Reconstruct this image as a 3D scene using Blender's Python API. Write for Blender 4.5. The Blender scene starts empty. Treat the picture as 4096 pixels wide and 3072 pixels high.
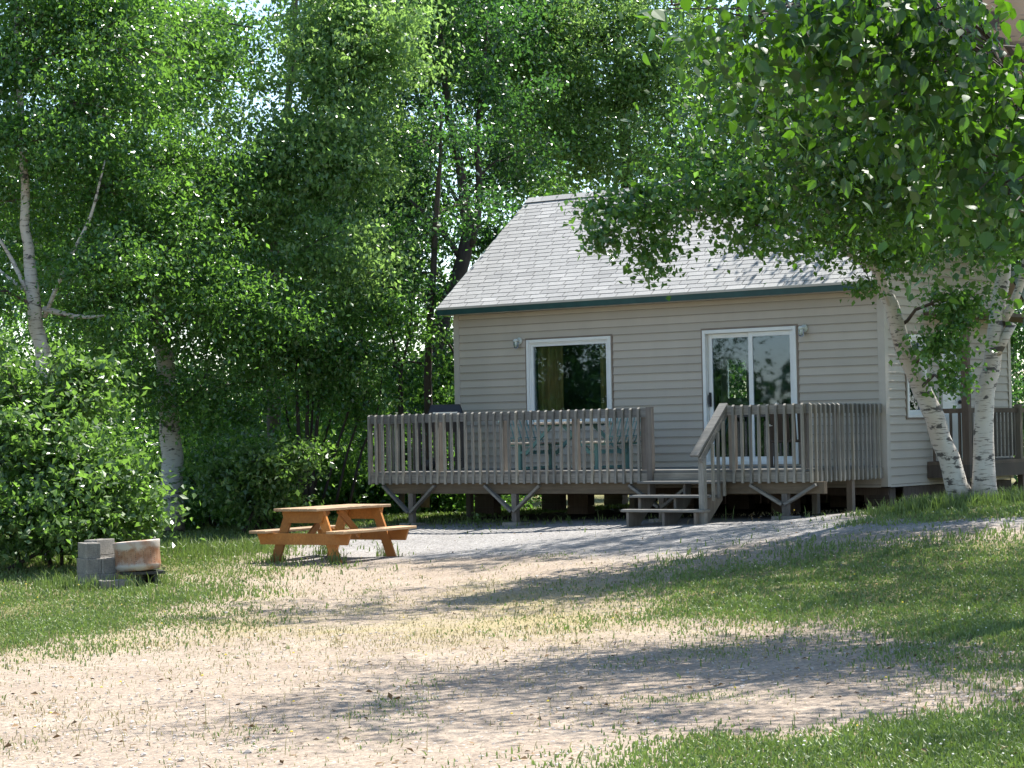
import bpy, math, random
import numpy as np
from mathutils import Vector, Matrix
random.seed(7)
RNG = np.random.default_rng(11)
SC = bpy.context.scene
COL = SC.collection
R = math.radians

# ------------------------------------------------------------------ camera
CAM_H = 1.6
FPX, PITCH, ROLL, YAW = 8600.0, R(1.36), R(1.13), R(35.9)
cp_, sp_, cr_, sr_ = math.cos(PITCH), math.sin(PITCH), math.cos(ROLL), math.sin(ROLL)
right0, fwd, up0 = Vector((1, 0, 0)), Vector((0, cp_, sp_)), Vector((0, -sp_, cp_))
cam_r = cr_*right0 - sr_*up0
cam_u = sr_*right0 + cr_*up0
cd = bpy.data.cameras.new("camera"); cam = bpy.data.objects.new("camera", cd); COL.objects.link(cam)
cd.sensor_width = 36.0; cd.lens = 36.0*FPX/4096.0
cd.clip_start = 0.1; cd.clip_end = 2000
cam.matrix_world = Matrix(((cam_r.x, cam_u.x, -fwd.x, 0), (cam_r.y, cam_u.y, -fwd.y, 0), (cam_r.z, cam_u.z, -fwd.z, CAM_H), (0, 0, 0, 1)))
SC.camera = cam

# ------------------------------------------------------------------ sky, sun, exposure
SUN_EL = R(61); SUN_H = Vector((0.66, 0.75, 0)).normalized()      # towards the sun: behind the cabin, to the right
w = bpy.data.worlds.new("World"); SC.world = w; w.use_nodes = True
nt = w.node_tree; bg = nt.nodes['Background']
sky = nt.nodes.new('ShaderNodeTexSky'); sky.sky_type = 'NISHITA'; sky.sun_disc = False
sky.sun_elevation = SUN_EL; sky.sun_rotation = math.atan2(SUN_H.x, SUN_H.y)
sky.air_density = 1.0; sky.dust_density = 0.4; sky.ozone_density = 1.0
nt.links.new(sky.outputs[0], bg.inputs[0]); bg.inputs[1].default_value = 0.115
sd = bpy.data.lights.new("sun", 'SUN'); sd.energy = 5.0; sd.angle = R(0.53); sd.color = (1.0, 0.955, 0.88)
so = bpy.data.objects.new("sun", sd); COL.objects.link(so)
sdir = Vector((SUN_H.x*math.cos(SUN_EL), SUN_H.y*math.cos(SUN_EL), math.sin(SUN_EL)))
so.rotation_euler = sdir.to_track_quat('Z', 'Y').to_euler(); so.location = (20, 40, 40)
SC.view_settings.view_transform = 'Standard'; SC.view_settings.look = 'None'
SC.view_settings.gamma = 1.0; SC.view_settings.exposure = 1.4
SC.render.engine = 'CYCLES'
SC.cycles.max_bounces = 8; SC.cycles.transparent_max_bounces = 12; SC.cycles.transmission_bounces = 6
SC.cycles.use_denoising = True

# ------------------------------------------------------------------ geometry helpers
def ray(px, py):
    x, y = px-2048.0, py-1536.0
    u = cr_*x - sr_*y; v = sr_*x + cr_*y
    d = np.array([u/FPX, 1.0, -v/FPX])
    return np.array([d[0], cp_*d[1]-sp_*d[2], sp_*d[1]+cp_*d[2]])
def at(px, py, Y):                                                # a photo pixel at a chosen distance -> a point
    d = ray(px, py)*Y/ray(px, py)[1]
    return np.array([d[0], d[1], d[2]+CAM_H])

CPTS = np.array([(0.0,2.0,0.02),(-4.0,5.0,0.0),(4.0,5.0,0.05),(0.0,10.0,-0.04),(-4.0,10.0,-0.1),(5.0,10.0,0.08),(-5.0,15.0,-0.18),(0.0,16.0,-0.12),(6.0,16.0,0.1),(-6.0,21.0,-0.22),(0.0,21.0,-0.14),(6.0,21.0,0.25),(10.0,20.0,0.4),(-12.0,22.0,-0.3),(-12.0,30.0,-0.15),(-3.26,29.5,-0.08),(-2.41,28.8,-0.06),(-1.79,30.2,-0.09),(-4.77,26.8,-0.19),(-5.39,26.8,-0.17),(-6.61,29.0,-0.09),(-5.72,36.0,0.12),(5.93,28.0,0.6),(-1.62,34.12,0.21),(0.08,32.89,0.24),(1.87,31.1,0.3),(3.81,30.19,0.34),(5.51,31.68,0.4),(-0.89,36.31,0.24),(1.8,40.04,0.24),(4.17,35.12,0.3),(7.83,33.7,0.5),(10.16,35.72,0.55),(-4.3,38.78,0.18),(-1.36,42.83,0.15),(9.0,28.0,0.65),(14.0,30.0,0.8),(-5.0,45.0,0.15),(10.0,45.0,0.4),(20.0,45.0,0.6),(-20.0,45.0,0.0),(0.0,70.0,0.2),(40.0,70.0,0.6),(-40.0,70.0,0.1),(-40.0,10.0,-0.3),(40.0,10.0,0.6),(0.0,-15.0,0.0),(30.0,-15.0,0.3),(-30.0,-15.0,-0.2)])
def phi(r): return np.sqrt(r*r+4.0)
_P = CPTS[:, :2]; _n = len(_P)
_K = phi(np.linalg.norm(_P[:, None]-_P[None], axis=2)) - 0.15*np.eye(_n)
_A = np.block([[_K, np.c_[np.ones(_n), _P]], [np.c_[np.ones(_n), _P].T, np.zeros((3, 3))]])
_W = np.linalg.solve(_A, np.r_[CPTS[:, 2], 0, 0, 0])
def gz(x, y):                                                      # height of the ground
    x = np.atleast_1d(np.asarray(x, float)); y = np.atleast_1d(np.asarray(y, float))
    xc = np.clip(x, -60, 60); yc = np.clip(y, -30, 90)
    d = np.sqrt((xc[:, None]-_P[:, 0])**2+(yc[:, None]-_P[:, 1])**2)
    return phi(d)@_W[:_n]+_W[_n]+_W[_n+1]*xc+_W[_n+2]*yc
def g1(x, y): return float(gz(x, y)[0])

def vnoise(x, y, seed=0):                                          # smooth value noise, -1..1
    x = np.asarray(x, float); y = np.asarray(y, float)
    xi = np.floor(x).astype(np.int64); yi = np.floor(y).astype(np.int64)
    fx = x-xi; fy = y-yi; fx = fx*fx*(3-2*fx); fy = fy*fy*(3-2*fy)
    def h(a, b):
        n = (a*374761393 + b*668265263 + seed*974634777) & 0xffffffff
        n = ((n ^ (n >> 13))*1274126177) & 0xffffffff
        return ((n ^ (n >> 16)) & 0xffff)/32767.5-1
    return (h(xi, yi)*(1-fx)+h(xi+1, yi)*fx)*(1-fy)+(h(xi, yi+1)*(1-fx)+h(xi+1, yi+1)*fx)*fy
def fbm(x, y, seed=0, o=3):
    s = 0; a = 1; t = 0
    for k in range(o):
        s = s+a*vnoise(np.asarray(x)*2**k, np.asarray(y)*2**k, seed+k); t += a; a *= .5
    return s/t

def link_mesh(name, V, F, mat, parent=None, smooth=False, attr=None):
    """one mesh object from vertices and faces (list of lists, or an int array of equal faces)"""
    me = bpy.data.meshes.new(name)
    V = np.asarray(V, np.float32).reshape(-1, 3)
    me.vertices.add(len(V)); me.vertices.foreach_set('co', V.ravel())
    if isinstance(F, np.ndarray):
        k = F.shape[1]; lv = F.ravel().astype(np.int32); ls = np.arange(len(F), dtype=np.int32)*k
        nf = len(F)
    else:
        lv = np.fromiter((i for f in F for i in f), np.int32); cnt = np.array([len(f) for f in F], np.int32)
        ls = np.r_[0, np.cumsum(cnt)[:-1]].astype(np.int32); nf = len(F)
    me.loops.add(len(lv)); me.loops.foreach_set('vertex_index', lv)
    me.polygons.add(nf); me.polygons.foreach_set('loop_start', ls)
    me.polygons.foreach_set('use_smooth', np.full(nf, bool(smooth)))
    if attr:
        for nm, dom, val in attr:
            a = me.attributes.new(nm, 'FLOAT', dom); a.data.foreach_set('value', np.asarray(val, np.float32))
    me.update(calc_edges=True); me.validate()
    if mat: me.materials.append(mat)
    o = bpy.data.objects.new(name, me); COL.objects.link(o)
    if parent: o.parent = parent
    return o

class MB:
    def __init__(s): s.v = []; s.f = []; s.a = []; s.tone = 0.5
    def add(s, V, F):
        b = len(s.v); s.v += [tuple(p) for p in V]; s.f += [[i+b for i in f] for f in F]; s.a += [s.tone]*len(F); return s
    def box(s, x0, x1, y0, y1, z0, z1):
        V = [(x, y, z) for z in (z0, z1) for y in (y0, y1) for x in (x0, x1)]
        return s.add(V, [(0, 2, 3, 1), (4, 5, 7, 6), (0, 1, 5, 4), (2, 6, 7, 3), (0, 4, 6, 2), (1, 3, 7, 5)])
    def beam(s, p, q, wd, ht, up=(0, 0, 1)):                       # a squared bar from p to q
        p = Vector(p); q = Vector(q); d = (q-p).normalized(); u = Vector(up)
        if abs(d.dot(u)) > .98: u = Vector((0, 1, 0))
        a = d.cross(u).normalized(); b = a.cross(d)
        V = [c+a*(i*wd/2)+b*(j*ht/2) for c in (p, q) for j in (-1, 1) for i in (-1, 1)]
        return s.add(V, [(0, 1, 3, 2), (4, 6, 7, 5), (0, 4, 5, 1), (2, 3, 7, 6), (0, 2, 6, 4), (1, 5, 7, 3)])
    def tube(s, pts, rad, n=8, cap=True):
        pts = [Vector(p) for p in pts]; k = len(pts)
        if not hasattr(rad, '__len__'): rad = [rad]*k
        V = []; F = []; ref = Vector((0.31, 0.95, 0.1))
        for i, p in enumerate(pts):
            d = (pts[min(i+1, k-1)]-pts[max(i-1, 0)]).normalized()
            if abs(d.dot(ref)) > .95: ref = Vector((1, 0, 0.2))
            a = d.cross(ref).normalized(); b = d.cross(a); ref = a.cross(d) if abs(d.dot(a.cross(d))) < .9 else ref
            for j in range(n):
                t = 2*math.pi*j/n; V.append(p+(a*math.cos(t)+b*math.sin(t))*rad[i])
        for i in range(k-1):
            for j in range(n):
                F.append((i*n+j, i*n+(j+1) % n, (i+1)*n+(j+1) % n, (i+1)*n+j))
        if cap: F.append(tuple(range(n-1, -1, -1))); F.append(tuple((k-1)*n+j for j in range(n)))
        return s.add(V, F)
    def lathe(s, prof, n=24, o=(0, 0, 0), M=None):
        V = []; F = []
        for r_, z_ in prof:
            for j in range(n):
                t = 2*math.pi*j/n; q = Vector((r_*math.cos(t), r_*math.sin(t), z_))
                if M: q = M@q
                V.append(q+Vector(o))
        for i in range(len(prof)-1):
            for j in range(n): F.append((i*n+j, i*n+(j+1) % n, (i+1)*n+(j+1) % n, (i+1)*n+j))
        return s.add(V, F)
    def prism(s, poly, d):                                         # planar polygon pushed along d
        d = Vector(d); n = len(poly); P = [Vector(p) for p in poly]
        return s.add(P+[p+d for p in P], [tuple(range(n-1, -1, -1)), tuple(range(n, 2*n))]+[(i, (i+1) % n, n+(i+1) % n, n+i) for i in range(n)])
    def quad(s, a, b, c, d): return s.add([a, b, c, d], [(0, 1, 2, 3)])
    def build(s, name, mat, parent=None, smooth=False, bevel=0, kind=None, tone=False):
        o = link_mesh(name, s.v, s.f, mat, parent, smooth, [('tone', 'FACE', s.a)] if tone else None)
        if bevel:
            m = o.modifiers.new('bevel', 'BEVEL'); m.width = bevel; m.segments = 1; m.limit_method = 'ANGLE'
        if kind: o['kind'] = kind
        return o
def tag(o, label, cat, group=None):
    o['label'] = label; o['category'] = cat
    if group: o['group'] = group
    return o
def empty(name, loc, rz=0.0):
    o = bpy.data.objects.new(name, None); COL.objects.link(o); o.location = loc; o.rotation_euler = (0, 0, rz)
    o.empty_display_size = .2; return o

# ------------------------------------------------------------------ materials
def mat(name):
    m = bpy.data.materials.new(name); m.use_nodes = True; t = m.node_tree
    return m, t, t.nodes['Principled BSDF']
def N(t, typ, **kw):
    n = t.nodes.new(typ)
    for k, v in kw.items():
        if k in n.inputs: n.inputs[k].default_value = v
        else: setattr(n, k, v)
    return n
def L(t, a, b): t.links.new(a, b)
def coords(t, scale=(1, 1, 1), kind='Object'):
    c = N(t, 'ShaderNodeTexCoord'); mp = N(t, 'ShaderNodeMapping'); mp.inputs['Scale'].default_value = scale
    L(t, c.outputs[kind], mp.inputs['Vector']); return mp.outputs[0]
def noise(t, vec, scale, detail=4, rough=.55):
    n = N(t, 'ShaderNodeTexNoise', Scale=scale, Detail=detail, Roughness=rough); L(t, vec, n.inputs['Vector']); return n.outputs[0]
def ramp(t, fac, stops, interp='LINEAR'):
    r = N(t, 'ShaderNodeValToRGB'); r.color_ramp.interpolation = interp
    e = r.color_ramp.elements
    while len(e) > 1: e.remove(e[-1])
    for i, (p, c) in enumerate(stops):
        q = e[0] if i == 0 else e.new(p)
        q.position = p; q.color = (*c, 1) if len(c) == 3 else c
    L(t, fac, r.inputs[0]); return r.outputs[0]
def g3(v): return (v, v, v)
def mix(t, fac, a, b, mode='MIX'):
    m = N(t, 'ShaderNodeMix', data_type='RGBA', blend_type=mode)
    for s, x in ((0, fac), (6, a), (7, b)):
        if isinstance(x, (int, float)): m.inputs[s].default_value = x
        elif isinstance(x, tuple): m.inputs[s].default_value = (*x, 1)
        else: L(t, x, m.inputs[s])
    return m.outputs[2]
def bump(t, p, h, strength=.3, dist=.01):
    b = N(t, 'ShaderNodeBump', Strength=strength, Distance=dist); L(t, h, b.inputs['Height']); L(t, b.outputs[0], p.inputs['Normal'])
def math_(t, op, a, b=0.0, clamp=False):
    m = N(t, 'ShaderNodeMath', operation=op, use_clamp=clamp)
    for i, x in enumerate((a, b)):
        if isinstance(x, (int, float)): m.inputs[i].default_value = x
        else: L(t, x, m.inputs[i])
    return m.outputs[0]

def wood(name, c1, c2, grain=(1.5, 30, 30), rough=.75, knots=True, blotch=None):
    m, t, p = mat(name)
    n = noise(t, coords(t, grain), 1.0, 6, .65)
    col = ramp(t, n, [(.3, c1), (.7, c2)])
    n2 = noise(t, coords(t), 2.3, 3)
    col = mix(t, ramp(t, n2, [(.35, g3(0)), (.7, g3(.6))]), col, tuple(x*.6 for x in c1))
    if blotch:
        n3 = noise(t, coords(t), 1.1, 4); col = mix(t, ramp(t, n3, [(.45, g3(0)), (.62, g3(.8))]), col, blotch)
    oi = N(t, 'ShaderNodeObjectInfo'); col = mix(t, 1.0, col, ramp(t, oi.outputs['Random'], [(0, (.68, .70, .72)), (.5, (1, 1, 1)), (1, (1.28, 1.22, 1.12))]), 'MULTIPLY')
    L(t, col, p.inputs['Base Color']); p.inputs['Roughness'].default_value = rough
    bump(t, p, n, .35, .004); return m
def plain(name, c, rough=.6, metal=0.0, var=.25, spec=.4):
    m, t, p = mat(name)
    n = noise(t, coords(t), 5, 5)
    col = mix(t, ramp(t, n, [(.3, g3(0)), (.75, g3(1))]), tuple(x*(1-var) for x in c), tuple(min(1, x*(1+var*.6)) for x in c))
    L(t, col, p.inputs['Base Color']); p.inputs['Roughness'].default_value = rough; p.inputs['Metallic'].default_value = metal
    p.inputs['Specular IOR Level'].default_value = spec
    return m

def leaf_mat(name, dark, light, trans, glossy=.27, tfac=.48):
    m, t, p = mat(name)
    a = N(t, 'ShaderNodeAttribute', attribute_name='tone')
    col = ramp(t, a.outputs['Fac'], [(0, dark), (1, light)])
    tr = N(t, 'ShaderNodeBsdfTranslucent'); tc = ramp(t, a.outputs['Fac'], [(0, tuple(x*.6 for x in trans)), (1, trans)])
    L(t, tc, tr.inputs[0]); L(t, col, p.inputs['Base Color'])
    p.inputs['Roughness'].default_value = glossy; p.inputs['Specular IOR Level'].default_value = .8
    mx = N(t, 'ShaderNodeMixShader'); mx.inputs[0].default_value = tfac
    L(t, p.outputs[0], mx.inputs[1]); L(t, tr.outputs[0], mx.inputs[2])
    L(t, mx.outputs[0], t.nodes['Material Output'].inputs[0]); return m

M = {}
M['leaf_birch'] = leaf_mat('birch_leaf', (.03, .10, .03), (.085, .175, .045), (.2, .42, .05))
M['leaf_wood'] = leaf_mat('woodland_leaf', (.028, .095, .032), (.09, .19, .05), (.22, .46, .06))
M['leaf_maple'] = leaf_mat('maple_leaf', (.05, .13, .045), (.16, .26, .085), (.36, .6, .13))
M['leaf_dark'] = leaf_mat('dark_leaf', (.018, .065, .026), (.05, .12, .04), (.1, .26, .04))
M['leaf_bush'] = leaf_mat('alder_leaf', (.05, .11, .035), (.13, .2, .065), (.22, .42, .06), .33)
M['leaf_near'] = leaf_mat('near_birch_leaf', (.012, .042, .012), (.034, .09, .018), (.115, .29, .01), .5, .45)
M['leaf_grass'] = leaf_mat('grass_blade', (.085, .135, .032), (.19, .255, .065), (.18, .29, .05), .55, .35)
M['leaf_dry'] = leaf_mat('dry_grass_blade', (.30, .24, .12), (.42, .37, .19), (.34, .3, .13), .6, .35)

def birch_bark(name, white=(.50, .485, .45), warm=(.45, .375, .31)):
    m, t, p = mat(name)
    base = ramp(t, noise(t, coords(t, (1, 1, .6)), 2.2, 4), [(.35, white), (.7, warm)])
    len_ = ramp(t, noise(t, coords(t, (7, 7, 55)), 1.0, 3), [(.57, g3(0)), (.63, g3(.8))])
    col = mix(t, len_, base, (.10, .085, .075))
    pat = ramp(t, noise(t, coords(t, (4.2, 4.2, 9)), 1.0, 5, .6), [(.575, g3(0)), (.62, g3(.95))])
    col = mix(t, pat, col, (.045, .04, .037))
    sep = N(t, 'ShaderNodeSeparateXYZ'); c = N(t, 'ShaderNodeTexCoord'); L(t, c.outputs['Object'], sep.inputs[0])
    low = ramp(t, math_(t, 'ADD', sep.outputs[2], noise(t, coords(t), 7, 4)), [(.35, g3(.75)), (.95, g3(0))])
    col = mix(t, low, col, (.09, .08, .07))
    L(t, col, p.inputs['Base Color']); p.inputs['Roughness'].default_value = .7
    bump(t, p, noise(t, coords(t, (6, 6, 40)), 1.0, 4), .4, .01); return m
M['bark_birch'] = birch_bark('birch_bark')
M['bark_peel'] = birch_bark('peeling_tan_bark', (.44, .31, .22), (.37, .23, .15))
M['bark_dark'] = wood('dark_bark', (.035, .026, .022), (.085, .068, .058), (12, 12, 2.5), .9)
M['bark_twig'] = wood('brown_twig_bark', (.05, .036, .028), (.13, .10, .08), (12, 12, 2.5), .9)
M['bark_grey'] = wood('grey_bark', (.10, .085, .07), (.2, .17, .14), (12, 12, 2.5), .9)
M['deck'] = wood('weathered_deck_wood', (.13, .125, .115), (.27, .26, .24), (2, 40, 40), .85)
M['bal'] = wood('weathered_baluster_wood', (.17, .162, .145), (.34, .325, .29), (40, 40, 2), .85)
M['beam'] = wood('treated_beam_wood', (.12, .088, .055), (.21, .16, .105), (2, 30, 30), .85)
M['post'] = wood('post_wood', (.14, .12, .105), (.25, .22, .19), (30, 30, 2), .85)
M['stain'] = wood('orange_stained_wood', (.36, .135, .026), (.56, .235, .055), (3, 30, 30), .6, blotch=(.34, .13, .03))
M['stain_top'] = wood('pale_stained_planks', (.38, .24, .125), (.52, .35, .21), (3, 30, 30), .55)  # table and bench planks, paler than the stained frame
M['slat'] = wood('pale_bench_slats', (.42, .37, .31), (.6, .55, .48), (3, 30, 30), .7)
M['siding'] = None
M['white'] = plain('white_vinyl', (.74, .75, .74), .35, var=.06)
M['trim'] = plain('brown_channel', (.21, .165, .13), .5, var=.15)
M['corner'] = plain('taupe_corner_trim', (.46, .42, .37), .5, var=.06)
M['fascia'] = plain('green_fascia_metal', (.016, .06, .056), .45, var=.25)
M['black'] = plain('black_enamel', (.02, .02, .022), .45, var=.3)
M['steel'] = plain('steel', (.45, .45, .45), .35, .9, .2)
M['teal'] = plain('teal_painted_metal', (.11, .24, .24), .5, var=.2)
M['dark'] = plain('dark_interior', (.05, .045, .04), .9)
M['floor_in'] = plain('interior_floor', (.16, .11, .07), .5)
M['porch'] = wood('brown_porch_wood', (.085, .06, .05), (.15, .115, .09), (30, 30, 2), .8)
M['brown_chair'] = plain('dark_brown_chair', (.05, .035, .028), .5, var=.3)
M['pale_arm'] = plain('pale_chair_arm', (.62, .6, .56), .5, var=.1)
M['lamp_metal'] = plain('lamp_white_metal', (.6, .66, .65), .35, .0, .08)
def siding_mat(name, c):
    m, t, p = mat(name)
    a = N(t, 'ShaderNodeAttribute', attribute_name='tone')
    col = mix(t, math_(t, 'MAXIMUM', a.outputs['Fac'], 0.0), tuple(x*.93 for x in c), tuple(x*1.05 for x in c))
    st = ramp(t, noise(t, coords(t, (.8, .8, .25)), 3, 5), [(.4, g3(0)), (.8, g3(.35))])
    col = mix(t, st, col, tuple(x*.75 for x in c))
    col = mix(t, math_(t, 'LESS_THAN', a.outputs['Fac'], -.5), col, (.075, .062, .05))  # shadow line under each course, painted dark on the lip faces
    L(t, col, p.inputs['Base Color']); p.inputs['Roughness'].default_value = .55; p.inputs['Specular IOR Level'].default_value = .3
    bump(t, p, noise(t, coords(t, (2, 2, 40)), 4, 4), .12, .003)
    return m
M['siding'] = siding_mat('taupe_vinyl_siding', (.475, .425, .362))
def shingle_mat():
    m, t, p = mat('grey_shingle')
    a = N(t, 'ShaderNodeAttribute', attribute_name='tone')
    col = ramp(t, a.outputs['Fac'], [(0, (.25, .25, .252)), (.5, (.315, .314, .314)), (1, (.375, .372, .37))])
    sp = ramp(t, noise(t, coords(t), 120, 2), [(.3, g3(.55)), (.7, g3(1.25))])
    col = mix(t, 1.0, col, sp, 'MULTIPLY')
    st = ramp(t, noise(t, coords(t, (.7, .25, .25)), 2.2, 5), [(.45, g3(0)), (.75, g3(.5))])
    col = mix(t, st, col, (.2, .2, .2))
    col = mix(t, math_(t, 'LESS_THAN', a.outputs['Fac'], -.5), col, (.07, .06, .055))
    L(t, col, p.inputs['Base Color']); p.inputs['Roughness'].default_value = .8
    bump(t, p, noise(t, coords(t), 150, 2), .3, .003); return m
M['shingle'] = shingle_mat()
def glass_mat(name, tint=.8, add=.05):
    m, t, p = mat(name); t.nodes.remove(p)
    fr = N(t, 'ShaderNodeFresnel', IOR=1.5); tr = N(t, 'ShaderNodeBsdfTransparent'); tr.inputs[0].default_value = (tint*.95, tint, tint*.97, 1)
    gl = N(t, 'ShaderNodeBsdfGlossy', Roughness=.02); gl.inputs[0].default_value = (.62, .75, 1, 1)
    mx = N(t, 'ShaderNodeMixShader'); L(t, math_(t, 'ADD', fr.outputs[0], add), mx.inputs[0])
    L(t, tr.outputs[0], mx.inputs[1]); L(t, gl.outputs[0], mx.inputs[2]); L(t, mx.outputs[0], t.nodes['Material Output'].inputs[0])
    return m
M['glass'] = glass_mat('window_glass', .78, .03)
M['jar'] = glass_mat('jar_glass', .85, .12)
def fabric_mat():
    m, t, p = mat('olive_curtain'); n = noise(t, coords(t, (40, 40, 3)), 1.0, 4)
    L(t, ramp(t, n, [(.3, (.30, .23, .07)), (.7, (.52, .42, .15))]), p.inputs['Base Color']); p.inputs['Roughness'].default_value = .9
    return m
M['curtain'] = fabric_mat()
def concrete_mat():
    m, t, p = mat('concrete_block'); n = noise(t, coords(t), 60, 4); n2 = noise(t, coords(t), 4, 4)
    c = mix(t, ramp(t, n2, [(.35, g3(0)), (.7, g3(1))]), (.19, .175, .155), (.31, .285, .25))
    c = mix(t, 1.0, c, ramp(t, n, [(.3, g3(.7)), (.7, g3(1.15))]), 'MULTIPLY')
    L(t, c, p.inputs['Base Color']); p.inputs['Roughness'].default_value = .95; bump(t, p, n, .6, .006); return m
M['concrete'] = concrete_mat()
def drum_mat():
    m, t, p = mat('rusty_enamel_drum')
    n = noise(t, coords(t, (1, 1, .8)), 5, 6, .6)
    sep = N(t, 'ShaderNodeSeparateXYZ'); c = N(t, 'ShaderNodeTexCoord'); L(t, c.outputs['Object'], sep.inputs[0])
    band = ramp(t, sep.outputs[2], [(.03, g3(.52)), (.06, g3(.40)), (.10, g3(.60)), (.17, g3(.66)), (.25, g3(.60)), (.30, g3(.44)), (.37, g3(.50))])
    f = ramp(t, math_(t, 'ADD', n, math_(t, 'SUBTRACT', band, .5)), [(.40, g3(0)), (.60, g3(1))])
    col = mix(t, f, (.42, .38, .335), ramp(t, noise(t, coords(t), 14, 4), [(.3, (.22, .09, .04)), (.7, (.33, .20, .125))]))
    v = N(t, 'ShaderNodeTexVoronoi', Scale=42.0, Randomness=.15); L(t, coords(t), v.inputs['Vector'])
    hole = ramp(t, v.outputs['Distance'], [(.22, g3(1)), (.3, g3(0))])
    zone = ramp(t, sep.outputs[2], [(.07, g3(0)), (.09, g3(1)), (.26, g3(1)), (.28, g3(0))])
    col = mix(t, math_(t, 'MULTIPLY', hole, zone), col, (.05, .03, .02))
    L(t, col, p.inputs['Base Color']); p.inputs['Roughness'].default_value = .5; bump(t, p, n, .3, .004); return m
M['drum'] = drum_mat()

def ground_mat():
    m, t, p = mat('gravel_yard')
    def at_(n): return N(t, 'ShaderNodeAttribute', attribute_name=n).outputs['Fac']
    c = coords(t)
    fine = noise(t, c, 55, 4, .7); mid = noise(t, c, 9, 5, .65); big = noise(t, c, 1.3, 4)
    v = N(t, 'ShaderNodeTexVoronoi', Scale=38.0); L(t, c, v.inputs['Vector'])
    st = ramp(t, v.outputs['Color'], [(.0, g3(.55)), (.5, g3(.95)), (1, g3(1.3))])
    pink = ramp(t, big, [(.3, (.285, .225, .172)), (.7, (.36, .295, .23))])
    grey = ramp(t, big, [(.3, (.235, .23, .23)), (.7, (.32, .315, .31))])
    col = mix(t, at_('grey'), pink, grey)
    col = mix(t, 1.0, col, st, 'MULTIPLY')
    col = mix(t, ramp(t, fine, [(.35, g3(.0)), (.75, g3(.45))]), col, (.2, .165, .135))
    soil = mix(t, mid, (.08, .085, .03), (.19, .18, .07))
    straw = mix(t, fine, (.22, .18, .08), (.36, .31, .16))
    s_ = math_(t, 'ADD', at_('straw'), math_(t, 'MULTIPLY', math_(t, 'SUBTRACT', mid, .5), 1.1))
    col = mix(t, ramp(t, s_, [(.35, g3(0)), (.75, g3(.75))]), col, straw)
    l_ = math_(t, 'ADD', at_('lush'), math_(t, 'MULTIPLY', math_(t, 'SUBTRACT', mid, .5), .9))
    col = mix(t, ramp(t, l_, [(.4, g3(0)), (.7, g3(.9))]), col, soil)
    col = mix(t, at_('under_shade'), col, (.028, .023, .018))  # bare earth under the cabin, coloured near black to deepen its shade
    L(t, col, p.inputs['Base Color']); p.inputs['Roughness'].default_value = .95; p.inputs['Specular IOR Level'].default_value = .15
    h = math_(t, 'ADD', math_(t, 'MULTIPLY', v.outputs['Distance'], -.6), fine)
    bump(t, p, h, .7, .025); return m
M['ground'] = ground_mat()
M['stone'] = plain('pebble_stone', (.42, .38, .34), .9, var=.45)

HX, HY = 2.994, 33.5
_U = np.array([math.cos(YAW), -math.sin(YAW), 0]); _Wd = np.array([math.sin(YAW), math.cos(YAW), 0]); _O = np.array([HX, HY, 0])
def HP(u, w_, z): return tuple(_O+_U*u+_Wd*w_+np.array([0, 0, z]))   # cabin frame -> world

# ------------------------------------------------------------------ the ground
def seg_in(poly, x, y):
    ins = np.zeros(len(x), bool); n = len(poly); j = n-1
    for i in range(n):
        xi, yi = poly[i]; xj, yj = poly[j]
        c = ((yi > y) != (yj > y)) & (x < (xj-xi)*(y-yi)/(yj-yi+1e-12)+xi)
        ins ^= c; j = i
    return ins
def sdist(poly, x, y):                                             # signed distance, + inside
    d = np.full(len(x), 1e9); n = len(poly)
    for i in range(n):
        a = np.array(poly[i]); b = np.array(poly[(i+1) % n]); ab = b-a
        tt = np.clip(((x-a[0])*ab[0]+(y-a[1])*ab[1])/(ab@ab), 0, 1)
        d = np.minimum(d, np.hypot(x-a[0]-tt*ab[0], y-a[1]-tt*ab[1]))
    return np.where(seg_in(poly, x, y), d, -d)
P_LEFT = [(-60, 2), (-8, 10), (-5.6, 15), (-4.4, 18.6), (-3.3, 22.2), (-3.05, 25), (-3.25, 28), (-3.5, 31), (-2.9, 34.0), (-1.5, 34.4), (.3, 33.8), (4.2, 32.4), (6, 32.2), (9, 31.5), (14, 30), (60, 32), (600, 40), (600, 600), (-600, 600), (-600, 2)]
P_MID = [(1.0, 19.5), (1.3, 21), (1.9, 23.2), (3.4, 24.9), (6.2, 24.0), (14, 25.5), (40, 25), (40, 11), (6, 12.6), (3.5, 13.9), (3.05, 16.4), (2.5, 18.0), (1.3, 19.0)]
P_LOW = [(-.1, 9.0), (.45, 10.5), (1.0, 11.15), (1.7, 11.5), (2.9, 12.0), (6, 13), (30, 12), (30, -10), (-10, -10), (-3, 4)]
P_BIRCH = [(4.5, 26.6), (5.1, 28.6), (6.2, 29.2), (9, 29.3), (20, 30), (20, 27), (9, 26.2), (6.2, 25.9)]
P_GREY = [(-3.4, 33.4), (-3.2, 29.6), (-2.2, 29.2), (-.9, 28.6), (.4, 27.2), (1.4, 25.8), (3.3, 25.4), (6.3, 24.6), (14, 26), (14, 27.2), (8, 26.4), (5.2, 26.6), (4.6, 28.0), (4.9, 29.8), (4.2, 31.4), (.3, 33.4), (-1.4, 34.2)]
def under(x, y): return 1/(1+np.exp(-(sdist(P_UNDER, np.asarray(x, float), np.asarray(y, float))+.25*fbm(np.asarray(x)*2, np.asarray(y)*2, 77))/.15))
P_UNDER = [HP(u, v, 0)[:2] for u, v in ((-4.2, -1.6), (3.3, -1.9), (3.4, 5.2), (-3.6, 5.0))]
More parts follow.
